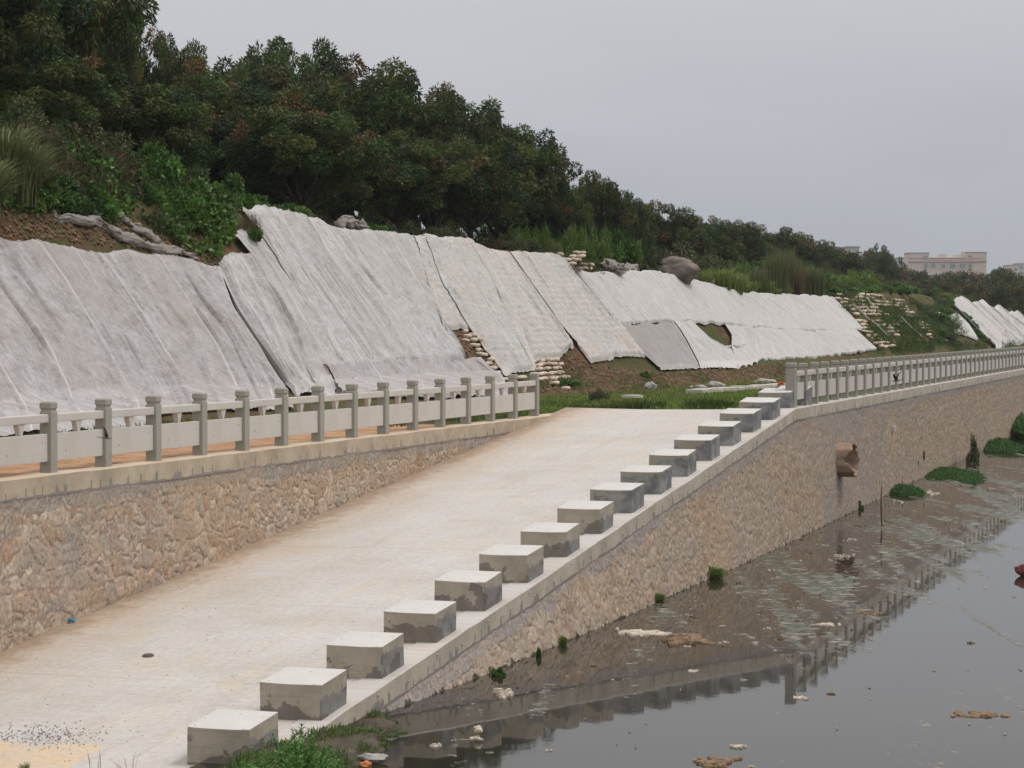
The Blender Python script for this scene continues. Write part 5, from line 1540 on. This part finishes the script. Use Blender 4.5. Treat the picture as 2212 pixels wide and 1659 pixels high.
# little green plant on the shoulder beside the tallest fabric corner
P = march([545], [525], h_slope)[0][0]
put_shrub(SHV[0], tuple(P + [.1, -.2, .1]), .28, .5, 'small broad-leaved plant over the left shoulder of the tallest fabric', None, 'leafy_plant', 'plant')
P = march([530], [500], h_slope)[0][0]
put_shrub(SHR[0], tuple(P + [0, 0, 0]), .5, .8, 'dry brown twiggy plant at the left shoulder of the tallest fabric', None, 'dry_plant', 'plant')
P = march([1392, ], [815], h_slope)[0][0]
put_shrub(SHV[1], tuple(P), .3, .3, 'small dark green plant alone on the brown bank toe', None, 'leafy_plant', 'plant')
x, y, z = at_z(1293, 862, 3.05); put_shrub(SHD[0], (x, y, z), .40, .35, 'greyish weed bush in the lawn left of the manhole cover', None, 'weed', 'plant')
P = march([1225], [835], h_slope)[0][0]
put_shrub(SHV[0], tuple(P), .55, .35, 'green weeds at the foot of the bare sandbag stack', None, 'weed', 'plant')

# ================================================================== distant buildings
def wall_mat(name, c): return simple(name, c, .9, .06, .4)
M['pinkwall'] = wall_mat('pale_pink_render', (0.60, 0.50, 0.46)); M['trimwall'] = wall_mat('brown_pink_trim', (0.40, 0.29, 0.26))
M['greywall'] = wall_mat('pale_grey_render', (0.45, 0.44, 0.44))
n = NT('window_glass_green', 0.12, 0.5); n.color((0.10, 0.19, 0.20)); M['glass'] = n.m
M['frame'] = simple('white_window_frame', (0.60, 0.62, 0.62)); M['signred'] = simple('pink_red_lettering', (0.62, 0.20, 0.26)); M['signback'] = simple('pale_pink_band', (0.66, 0.50, 0.50))
def bpx(Xc, Y):          # crop pixel (x, y) -> world x, z at depth Y ; crop [2900,820] scale 2.957
    def f(x, y):
        u = (2900 + x / 2.957) / 1.649; v = (820 + y / 2.957) / 1.649
        a = at_y(u, v, Y); return a[0], a[2]
    return f
YB = 1000.0; f = bpx(0, YB)
x0, zt = f(990, 240); x1, _ = f(1816, 240); _, zroof = f(1200, 293); zbase = 6.0
bd = empty('building', ((x0 + x1) / 2, YB + 7, zbase), 'pale pink flat-roofed building with a band of faded lettering, above the distant trees', 'building')
bx, by, bz = bd.location
def bpart(nm, mat, boxes, parent=bd, bevel=0):
    mb = MB()
    for b in boxes: mb.box(b[0] - bx, b[1] - bx, b[2] - by, b[3] - by, b[4] - bz, b[5] - bz)
    return mb.build(nm, mat, parent)
fx = lambda x: f(x, 0)[0]; fz = lambda y: f(0, y)[1]
bpart('wall', M['pinkwall'], [(x0, x1, YB, YB + 14, zbase, zroof)])
bpart('roof_block', M['pinkwall'], [(x0, fx(1213), YB - .3, YB + 10, zroof, fz(240)), ])
bpart('roof_block', M['pinkwall'], [(fx(1595), x1, YB - .3, YB + 10, zroof, fz(232))])
bpart('roof_block', M['pinkwall'], [(fx(1330), fx(1410), YB + 2, YB + 8, zroof, fz(250))])
bpart('roof_block', M['pinkwall'], [(fx(1505), fx(1597), YB + 2, YB + 9, zroof, fz(256))])
bpart('parapet', M['trimwall'], [(x0 - .25, fx(1216), YB - .55, YB + 10, fz(241), fz(235)), (fx(1592), x1 + .25, YB - .55, YB + 10, fz(236), fz(229))])
bpart('roof_edge', M['trimwall'], [(fx(1214), fx(1594), YB - .4, YB + .1, fz(296), fz(290))])
bpart('cornice', M['trimwall'], [(x0 - .15, fx(1165), YB - .5, YB, fz(334), fz(328)), (fx(1735), x1 + .15, YB - .5, YB, fz(329), fz(323))])
sg_ = bpart('sign_band', M['signback'], [(fx(1172), fx(1735), YB - .62, YB - .32, fz(333), fz(304))])
mb = MB(); r = random.Random(3); xx = 1180
while xx < 1728:          # rows of unreadable pink characters
    wch = 17
    for k in range(5):
        if r.random() < .5:
            yy = 306 + k * 5; mb.box(fx(xx) - bx, fx(xx + wch * r.uniform(.6, .95)) - bx, YB - .70 - by, YB - .63 - by, fz(yy + 2.0) - bz, fz(yy) - bz)
        else:
            x2 = xx + r.uniform(0, 12); mb.box(fx(x2) - bx, fx(x2 + 2) - bx, YB - .72 - by, YB - .64 - by, fz(326) - bz, fz(307 + r.uniform(0, 8)) - bz)
    xx += 24
mb.build('lettering', M['signred'], sg_)
for (a, b, c, d) in [(1160, 1196, 350, 395), (1238, 1276, 350, 395), (1340, 1379, 350, 395), (1432, 1489, 350, 395), (1532, 1590, 350, 395), (1625, 1663, 350, 395), (1158, 1192, 266, 293), (1624, 1660, 263, 287)]:
    w = bpart('window', M['glass'], [(fx(a), fx(b), YB - .42, YB - .30, fz(d), fz(c))])
    nmul = 3 if b - a > 50 else 2; bars = []
    for k in range(nmul + 1):
        q = a + (b - a) * k / nmul; bars.append((fx(q) - .06, fx(q) + .06, YB - .50, YB - .42, fz(d), fz(c)))
    bars += [(fx(a), fx(b), YB - .505, YB - .425, fz(y_) - .06, fz(y_) + .06) for y_ in (c, (c * .6 + d * .4), d)]
    bpart('window_frame', M['frame'], bars, w)
for k in range(5):         # lower storeys, mostly behind the trees
    for q in range(9):
        a = 1010 + q * 90; z1 = fz(470) - k * 3.2
        if z1 - 2 > zbase + 1: bpart('window', M['glass'], [(fx(a), fx(a + 40), YB - .12, YB + .1, z1 - 1.9, z1)])
def far_block(u0, u1, vt, Y, mat, label, depth=12, wins=True, roofs=()):
    xa = at_y(u0, vt, Y)[0]; xb = at_y(u1, vt, Y)[0]; zt_ = at_y(u0, vt, Y)[2]
    o = empty('building', ((xa + xb) / 2, Y, 4.0), label, 'building'); mb = MB(); hw = (xb - xa) / 2
    mb.box(-hw, hw, 0, depth, 0, zt_ - 4); mb.build('wall', mat, o)
    mb = MB(); mb.box(-hw - .3, hw + .3, -.3, depth + .3, zt_ - 4, zt_ - 3.5); mb.build('roof', M['trimwall'], o)
    if wins:
        nx = max(2, int(hw * 2 / 3.6))
        for i in range(nx):
            for k in range(3):
                mb = MB(); cx = -hw + (i + .5) * 2 * hw / nx; zz = zt_ - 4 - 1.4 - 3.3 * k
                mb.box(cx - .8, cx + .8, -.12, .1, zz - 1.6, zz); mb.build('window', M['glass'], o)
    return o
far_block(1940, 1963, 558, 1150, M['greywall'], 'grey block partly hidden behind the left end of the pink building')
far_block(1828, 1856, 535, 820, M['greywall'], 'flat roof just showing above the yellow-flecked trees', wins=False)
far_block(1880, 1903, 547, 830, M['pinkwall'], 'low pale roof between two treetops left of the raised tuft', wins=False)
far_block(2176, 2200, 574, 1350, M['pinkwall'], 'far pinkish building on the skyline near the right edge')
far_block(2198, 2230, 570, 1400, M['greywall'], 'far grey towerlike building at the right edge of the skyline')

# ================================================================== bottom foreground
# spit of mud and rubble at the foot of the ramp wall
gx = np.linspace(-8.6, 3.0, 120); gy = np.linspace(21.5, 34.4, 150)
X2, Y2 = np.meshgrid(gx, gy, indexing='ij')
def spit(X, Y):
    S_, P_ = SP(X, Y)
    d = P_ - (11.0 + 0.55 * fbm(X * .8, Y * .8, 3)) + np.where(S_ > 29.0, (29.0 - S_) * .9, (29.0 - S_) * .15)
    base = -0.40 + 0.47 * sstep((d + .7) / 1.0) + 0.10 * fbm(X * 1.8, Y * 1.8, 4)
    inner = sstep((P_ - 11.35) / .5) * 0.0
    lim = np.where(S_ > 27.6, 11.72, 11.8 + .12 * vn(S_ * 1.5, P_ * 0))
    return np.where(P_ > lim, -0.9, base + inner)
Z2 = spit(X2, Y2)
tag(link('mud_bank', npmesh('mud_bank', np.stack([X2, Y2, Z2], -1).reshape(-1, 3), grid_faces(120, 150), True), M['mud']), kind='structure')

_r = np.random.default_rng(70); m_ = 20000
_x = _r.uniform(-6.5, 1.5, m_ * 3); _y = _r.uniform(24.5, 31.5, m_ * 3); _z = spit(_x, _y)
_k = (_z > -.03) & (vn(_x * 1.6, _y * 1.6) > -.14); _x, _y, _z = _x[_k][:m_], _y[_k][:m_], _z[_k][:m_]; m_ = len(_x)
_a = unit(_r.normal(size=(m_, 3)) * .6 + np.array([0, 0, 1.0])); _b = unit(np.cross(_a, _r.normal(size=(m_, 3)))); _h = _r.uniform(.035, .11, m_) * (1.2 + vn(_x, _y))
_V, _F = leaves(np.stack([_x, _y, _z - .01], -1), _a, _b, _h, _h * .16)
_K = np.array([(.09, .16, .04), (.11, .18, .045), (.08, .13, .035), (.16, .14, .07)])[_r.integers(4, size=m_)] * _r.uniform(.6, 1.3, (m_, 1))
tag(link('spit_grass', npmesh('spit_grass', _V, _F, False, cols=np.repeat(_K, 4, 0)), M['grass']), 'short grass matted over the mud spit below the ramp', 'grass', kind='stuff')

def weed_plant(seed, h, n_st=5):
    """upright stems with long narrow leaves; returns stem mesh, leaf mesh"""
    r = np.random.default_rng(seed); mb = MB(); C, Aa, Bb, L, K = [], [], [], [], []
    for i in range(n_st):
        a = r.uniform(0, 6.28); lean = r.uniform(.05, .32); hh = h * r.uniform(.6, 1.05)
        pts_ = [Vector((math.cos(a) * lean * hh * t ** 1.4 + .02 * math.sin(t * 5 + i), math.sin(a) * lean * hh * t ** 1.4, hh * t)) for t in np.linspace(0, 1, 8)]
        mb.tube(pts_, [.006 * (1 - .6 * t) for t in np.linspace(0, 1, 8)], 5)
        nl = int(26 * hh / .8)
        for j in range(nl):
            t = .12 + .88 * (j / nl) ** .9; q = t * 7; k = min(int(q), 6); c = pts_[k].lerp(pts_[k + 1], q - k)
            for rep in range(2 if t < .75 else 4):
                b = r.uniform(0, 6.28); up = r.uniform(-.25, .5) + (t > .8) * .7
                d = np.array([math.cos(b), math.sin(b), up]); d /= np.linalg.norm(d)
                C.append(np.array(c)); Aa.append(d); Bb.append(unit(np.cross(d, np.array([0, 0, 1.0]) + r.normal(size=3) * .3)[None])[0])
                L.append((.14 if t < .75 else .085) * r.uniform(.6, 1.3) * (1 - .35 * t)); K.append(np.array([(.10, .21, .045), (.13, .26, .055), (.07, .15, .035)][r.integers(3)]) * r.uniform(.7, 1.4))
    V, Fq = leaves(np.array(C), np.array(Aa), np.array(Bb), np.array(L), np.array(L) * .30)
    return mb.mesh('stem'), npmesh('leaves', V, Fq, False, cols=np.repeat(np.clip(K, 0, 1), 4, 0))
M['stem'] = simple('green_stem', (.10, .16, .05)); WP = [weed_plant(300 + i, .85, 6) for i in range(4)]
for a_, b_ in WP: a_.materials.append(M['stem']); b_.materials.append(M['leaf'])
def put_weed(i, u, vb, vt, Yd, label, group='leafy weeds at the foot of the ramp'):
    x, y, _ = at_y(u, vb, Yd); z = float(spit(np.array(x), np.array(y))); z = max(z, -.02)
    z = min(z, .25); _, _, zt_ = at_y(u, vt, y); sc = max(.35, (zt_ - z) / .88)
    o = empty('leafy_weed', (x, y, z), label, 'weed', group, rz=random.uniform(0, 6.28)); o.scale = (sc * .95,) * 2 + (sc,)
    link('stem', WP[i % 4][0], None, o); link('leaves', WP[i % 4][1], None, o)
put_weed(0, 655, 1740, 1563, 25.6, 'tallest leafy weed in front of the nearest blocks, its spiky top highest')
put_weed(1, 622, 1740, 1572, 25.5, 'leafy weed just left of the tallest one at the foot of the ramp')
put_weed(2, 590, 1740, 1600, 25.2, 'bushy weed against the right side of the nearest concrete block')
put_weed(3, 690, 1740, 1592, 25.8, 'leafy weed right of the tallest one, by the end of the ramp wall')
put_weed(1, 560, 1740, 1612, 25.0, 'weed overlapping the front corner of the nearest concrete block')
for i in range(12):
    u = random.uniform(555, 705); vt = np.interp(u, [555, 600, 640, 680, 705], [1608, 1588, 1570, 1574, 1600]) + random.uniform(0, 22)
    put_weed(i, u, 1740, float(vt), random.uniform(25.0, 26.0), 'taller leafy weed in the middle of the patch at the bottom edge')
for i in range(34):
    u = random.uniform(500, 745); vt = np.interp(u, [500, 545, 600, 660, 720, 750], [1642, 1622, 1608, 1606, 1618, 1640]) + random.uniform(0, 26)
    put_weed(i, u, 1740, float(vt), random.uniform(24.3, 26.2), 'lower leafy weed in the dense patch at the bottom edge of the picture')
def tuft_mesh(seed, n=160, H=.22, greens=((.06, .12, .025), (.08, .15, .03), (.10, .15, .04))):
    r = np.random.default_rng(seed); return blades(r, n, H, H * 1.1, .012, greens, lean=.8, seg=4, base=.28)
TF = [tuft_mesh(400 + i) for i in range(3)]
for m_ in TF: m_.materials.append(M['grass'])
def put_tuft(u, v, w, label, group=None, h=1.0, z=-.04, name='grass_tuft'):
    x, y, _ = at_z(u, v, 0.0); sc = (w / 2 * y / F) / .38
    o = link(name, random.choice(TF), None, None, (x, y, z)); o.scale = (sc, sc, sc * h); o.rotation_euler = (0, 0, random.uniform(0, 6.28))
    return tag(o, label, 'grass', group)
GG = 'grass on the mud spit below the ramp wall'
for (u, v, w) in [(742, 1622, 34), (765, 1612, 36), (785, 1605, 30), (800, 1590, 34), (822, 1598, 34), (845, 1590, 38), (868, 1583, 30), (780, 1588, 26), (720, 1640, 40), (700, 1655, 40), (760, 1640, 30), (745, 1602, 30), (830, 1608, 26), (812, 1612, 24), (728, 1610, 26), (690, 1632, 30)]:
    x, y, _ = at_z(u, v, .05); put_tuft(u, v, w * 1.25, 'short green grass tuft on the mud spit below the end of the ramp wall', GG, z=max(-.02, float(spit(np.array(x), np.array(y))) - .02))
# dry grass stalks at the bottom left
SK = blades(np.random.default_rng(9), 9, .55, .30, .010, [(.10, .08, .05), (.14, .11, .06)], lean=.7, seg=6, base=.12); SK.materials.append(M['grass'])
for u, v, lab in [(205, 1668, 'thin dry grass stalks at the bottom edge on the sand'), (275, 1672, 'leaning dry grass stalks right of the thin ones on the sand')]:
    x, y, z = ramp_pt(u, v, 0); o = link('dry_grass', SK, None, None, (x, y, z - .02)); o.scale = (.9, .9, .75); o.rotation_euler = (0, 0, u); tag(o, lab, 'grass')
x, y, z = ramp_pt(52, 1664, 0); o = link('sprout', TF[0], None, None, (x, y, z)); o.scale = (.25, .25, .6); tag(o, 'tiny green sprout at the bottom left corner', 'plant')

# plants at the foot of the river wall and weed islands
def wall_tuft(u, v, w, h, label, name='wall_weed', protos=None):
    x, y, _ = at_z(u, v, 0.0)
    o = link(name, random.choice(protos or (SHB + SHV)), None, None, (x - CA * .05, y + SA * .05, -.06)); r_ = w / 2 * y / F
    o.scale = (r_, r_ * 1.3, h * y / F / .95); return tag(o, label, 'plant')
wall_tuft(1083, 1453, 34, 22, 'green weed at the waterline, lowest of those along the ramp wall')
wall_tuft(1171, 1414, 14, 26, 'thin green weed at the waterline, right of the lowest one')
wall_tuft(1222, 1388, 26, 24, 'small green weed at the waterline below the fourth block')
wall_tuft(1430, 1298, 34, 26, 'green weed at the waterline halfway along the river wall')
wall_tuft(1548, 1246, 62, 30, 'widest green weed clump at the waterline before the pipe')
wall_tuft(1856, 1096, 26, 20, 'small green weed at the waterline right of the pipe')
wall_tuft(2105, 1000, 34, 62, 'tall bushy plant rising from the water against the far wall', 'bushy_plant', SHD)
wall_tuft(2112, 955, 32, 14, 'leafy crown leaning out over the tall bushy plant', 'bushy_plant', SHD).location.z += .75
def on_wall(u, v, w, h, label):
    x, y, z = at_p(u, v, float(pR(90)) - .05); o = link('wall_plant', SHD[0], None, None, (x, y, z)); r_ = w / 2 * y / F
    o.scale = (r_, r_, h * y / F); tag(o, label, 'plant')
on_wall(1992, 992, 14, 26, 'dark tuft growing out of the far wall face, the right one'); on_wall(1980, 1008, 11, 24, 'dark tuft growing out of the far wall face, the left one')
def island(name, u, v, w, h, label, seed, dens=900, H=.20):
    """mat of weed on the water: low mound plus blades"""
    x, y, _ = at_z(u, v, 0.0); rx = w / 2 * y / F; ry = h / 2 * y * y / (F * CAMZ)
    root = empty(name, (x, y, -.04), label, 'weed island', 'weed islands along the river wall', rz=0)
    nx, ny = 40, 30; A2, R2 = np.meshgrid(np.linspace(0, 2 * np.pi, nx), np.linspace(0, 1, ny), indexing='ij')
    edge = 1 + .55 * fbm(np.cos(A2) * 1.6 + seed, np.sin(A2) * 1.6 + seed, 3)
    Xm = rx * R2 * edge * np.cos(A2); Ym = ry * R2 * edge * np.sin(A2); Zm = .07 * (1 - R2 ** 2.5) + .03 * vn(Xm * 3, Ym * 3) - .02
    link('weed_mat', npmesh('weed_mat', np.stack([Xm, Ym, Zm], -1).reshape(-1, 3), grid_faces(nx, ny), True), M['mat_green'], root)
    r = np.random.default_rng(seed); m = dens; q = np.sqrt(r.random(m)); a = r.uniform(0, 6.28, m)
    eg = 1 + .55 * fbm(np.cos(a) * 1.6 + seed, np.sin(a) * 1.6 + seed, 3)
    C = np.stack([rx * q * eg * 1.02 * np.cos(a), ry * q * eg * 1.02 * np.sin(a), .06 * (1 - q ** 2) + 0 * a], -1)
    aa = unit(r.normal(size=(m, 3)) * .45 + np.array([0, 0, 1.0])); bb = unit(np.cross(aa, r.normal(size=(m, 3))))
    hh = H * r.uniform(.4, 1.2, m) * (1.1 - .6 * q ** 3)
    V, Fq = leaves(C, aa, bb, hh, hh * .22)
    g = np.array([(.09, .18, .06), (.12, .22, .08), (.06, .13, .04)])[r.integers(3, size=m)] * r.uniform(.6, 1.3, (m, 1))
    link('blades', npmesh('blades', V, Fq, False, cols=np.repeat(np.clip(g, 0, 1), 4, 0)), M['grass'], root)
island('weed_island', 2050, 1024, 140, 34, 'large bright green weed island beside the far river wall', 5, 12000, .13)
island('weed_island', 1948, 1060, 84, 20, 'dark green weed island just before the large one', 6, 7000, .17)
island('weed_island', 2150, 965, 120, 22, 'weed bank against the far wall behind the tall bushy plant', 7, 9000, .3)
island('weed_island', 2200, 938, 90, 26, 'farthest weed bank at the right edge of the picture', 8, 6000, .9)
for (u, v, w, h) in [(2160, 960, 60, 26), (2185, 945, 50, 34), (2205, 930, 50, 38), (2225, 925, 60, 40), (2140, 968, 40, 18)]:
    wall_tuft(u, v, w, h, 'dark bushy growth on the far weed bank at the wall foot', 'bushy_growth', SHD)['group'] = 'dark growth on the far weed bank'

# sticks standing in the water
def stick(u, vt, vb, r_, label):
    x, y, _ = at_z(u, vb, 0.0); _, _, zt_ = at_y(u, vt, y)
    mb = MB(); mb.tube([(0, 0, -.5), (.01, 0, 0), (-.015, 0, zt_ * .5), (.0, 0, zt_)], [r_, r_, r_ * .9, r_ * .8], 7)
    tag(mb.build('stick', M['stick'], None, smooth=True, loc=(x, y, 0)), label, 'stick')
stick(1904, 1052, 1134, .022, 'tall thin stick standing in the water right of the pipe')
stick(1949, 1040, 1064, .022, 'short stick standing in the dark weed island')

# ================================================================== floating litter
def heap(u, v, w, h, label, seed, mat=None, n_=14, thick=.05, group=None, name='floating_litter', cat='litter'):
    x, y, _ = at_z(u, v, 0.0); rx = w / 2 * y / F; ry = max(rx * .35, h / 2 * y * y / (F * CAMZ))
    r = random.Random(seed); mb = MB()
    for i in range(n_):
        cx = r.gauss(0, .42) * rx; cy = r.gauss(0, .42) * ry; L = r.uniform(.18, .5) * rx; a = r.uniform(0, 3.14); wd = L * r.uniform(.25, .6); t = thick * r.uniform(.4, 1.4)
        c, s = math.cos(a), math.sin(a); jit = lambda: r.uniform(.7, 1.3); z0 = -.05
        B = [(-L, -wd), (-L * .2, -wd * 1.3), (L * jit(), -wd * .6), (L, wd * .5), (L * .1, wd * 1.2), (-L * .8, wd)]
        thick_ = thick * .35
        t = thick_ * r.uniform(.4, 1.3); T = [(px * .8 * jit(), py * .7) for px, py in B]
        mb.hexa([(cx + px * c - py * s, cy + px * s + py * c, z0) for px, py in B], [(cx + px * c - py * s, cy + px * s + py * c, -.036 + t * jit()) for px, py in T])
    o = mb.build(name, mat or M['litter'], None, loc=(x, y, 0.0)); return tag(o, label, cat, group)
LT, LB = M['litter'], M['litter_brown']
heap(1083, 1497, 50, 16, 'pale lumpy floating bundle near the ramp wall', 1, LT, 16, .14)
heap(1385, 1362, 110, 10, 'long raft of pale straw-like litter by the wall', 2, LT, 26, .07)
heap(1480, 1378, 110, 18, 'dark and pale tangle of rubbish at the end of the straw raft', 3, LB, 30, .12)
heap(1880, 1320, 60, 9, 'orange-brown litter clump in the middle of the scum', 4, LB, 18, .05)
heap(2118, 1538, 100, 12, 'long brown and pale litter raft at the right of the open water', 5, LB, 30, .05)
heap(1545, 1640, 90, 22, 'large tan litter patch at the bottom edge of the water', 6, LB, 34, .05)
heap(1590, 1607, 50, 9, 'tan litter clump above the large patch at the bottom', 7, LT, 14, .05)
heap(1030, 1588, 36, 10, 'floating clump with a pale round ball near the mud spit', 8, LT, 10, .05)
heap(940, 1605, 30, 8, 'pale litter touching the right tip of the mud spit', 9, LT, 9, .06)
heap(1500, 1445, 40, 6, 'pale litter strip in the dark reflections', 10, LT, 9, .04)
heap(1817, 1200, 34, 10, 'pale lump floating below the broken pipe', 11, LT, 9, .12)
heap(1790, 1345, 60, 9, 'pale drifting scraps left of the orange-brown clump', 12, LT, 16, .04)
heap(1935, 1080, 30, 7, 'pale debris gathered before the dark weed island', 13, LT, 8, .08)
heap(2010, 1065, 50, 8, 'yellowish debris in front of the large weed island', 14, LT, 12, .10)
heap(1790, 1492, 34, 7, 'orange-brown scrap below the reflected post', 15, LB, 7, .04)
heap(1725, 1502, 50, 7, 'pale scraps left of the orange-brown one', 16, LT, 9, .04)
xq = at_z(2206, 1240, 0.0); rock((xq[0], xq[1], .08), (.13, .16, .12), 'red-brown crumpled object cut by the right edge of the picture', 33, M['litter_red'], 'crumpled_object', 'debris')
heap(1372, 1608, 13, 5, 'small pinkish box-like scrap on the pale water', 18, LT, 3, .06)
heap(1570, 1651, 12, 5, 'tiny red and white scrap at the bottom of the water', 19, M['red_flower'], 3, .03)
x, y, _ = at_z(1033, 1586, 0); me_b = None
rock((x, y, .06), (.055, .055, .055), 'small pale ball floating on its clump near the mud spit', 3, LT, 'ball', 'ball')
rock(at_z(805, 1640, .0)[:2] + (.02,), (.17, .10, .05), 'pale flat stone lying on the mud spit', 12, M['rock'])
rock(at_z(790, 1656, .0)[:2] + (.02,), (.07, .06, .05), 'orange broken brick on the mud spit', 14, simple('brick_orange', (.45, .17, .07)), 'brick', 'brick')
r = random.Random(44)
for i in range(150):
    k = r.random()
    if k < .55: v = r.uniform(1010, 1420); u = r.uniform(1830 - (v - 1010) * 1.25, 2230 - (v - 1010) * .55)
    else: u = r.uniform(900, 2212); v = r.uniform(1100, 1655)
    if v < 1600 - (u - 737) * .455 + 18: continue
    w = r.uniform(5, 26) * (1.0 if v < 1400 else .7)
    heap(u, v, w, w * .2, 'small pale floating scrap among the drifting litter' if i % 3 else 'small brown floating scrap among the drifting litter', 500 + i, LT if i % 3 else LB, r.randint(2, 5), .035 + .02 * r.random(),
         group='pale scraps drifting on the water' if i % 3 else 'brown scraps drifting on the water')

# ================================================================== birds
def bird(u, v, Y, span, label, wing=(0.3, 0.5), yaw=0.0, roll_=0.0):
    x, y, z = at_y(u, v, Y)
    o = empty('swallow', (x, y, z), label, 'bird', None, rz=yaw); o.rotation_euler = (roll_, 0.15, yaw)
    mb = MB(); L = span * .52
    prof = [(-.5, .02), (-.35, .05), (-.1, .095), (.12, .105), (.28, .08), (.36, .075), (.44, .055), (.50, .02), (.56, .006)]
    mb.tube([(a * L, 0, .012 * L * math.sin(a * 3)) for a, b in prof], [b * L * 1.15 for a, b in prof], 12); body = mb.build('body', M['birdbody'], o, smooth=True)
    for sgn in (-1, 1):
        Vt = []; Ft = []; nseg_ = 7
        for k in range(nseg_ + 1):
            t = k / nseg_; yy = sgn * (span / 2 * t); ch = .30 * L * (1 - t ** 1.6) + .02 * L; x0_ = .18 * L - .62 * L * t ** 1.8; zz = wing[0] * span / 2 * math.sin(t * 1.8) * (1 if sgn > 0 else wing[1])
            for (dx_, dz_) in ((0, 0), (-ch * .4, .008), (-ch, 0), (-ch * .4, -.004)): Vt.append((x0_ + dx_, yy, zz + dz_ * L * 8))
        for k in range(nseg_):
            for j in range(4): Ft.append((k * 4 + j, k * 4 + (j + 1) % 4, (k + 1) * 4 + (j + 1) % 4, (k + 1) * 4 + j))
        link('wing', npmesh('wing', Vt, Ft, True), M['birddark'], o)
    mb = MB()
    for sgn in (-1, 1): mb.hexa([(-.42 * L, 0, -.01 * L), (-.42 * L, sgn * .05 * L, -.01 * L), (-.98 * L, sgn * .16 * L, -.008 * L), (-.66 * L, sgn * .03 * L, -.01 * L)][::sgn], [(-.42 * L, 0, .01 * L), (-.42 * L, sgn * .05 * L, .01 * L), (-.98 * L, sgn * .16 * L, .0 * L), (-.66 * L, sgn * .03 * L, .006 * L)][::sgn])
    mb.build('tail', M['birddark'], o)
M['birddark'] = simple('dark_feathers', (.025, .025, .035), .5); M['birdbody'] = simple('swallow_belly', (.20, .15, .13), .7, .4, 12)
bird(229, 946, 31.0, .26, 'swallow flying in front of the third railing post from the left', (.9, .8), yaw=.35, roll_=.2)
bird(1937, 822, 36.0, .26, 'swallow with raised wings flying in front of the far railing', (1.3, .4), yaw=2.6, roll_=-.5)

# ================================================================== hazy air
mb = MB(); mb.box(-500, 1100, -60, 1600, -2.0, 60)
n = NT('hazy_air'); n.t.nodes.remove(n.b); pv = n.n('ShaderNodeVolumePrincipled')
pv.inputs['Color'].default_value = (.86, .90, .97, 1); pv.inputs['Density'].default_value = 0.00015; pv.inputs['Anisotropy'].default_value = .2
n.l(pv.outputs[0], n.t.nodes['Material Output'].inputs['Volume'])
hz = mb.build('haze', n.m); tag(hz, kind='stuff')
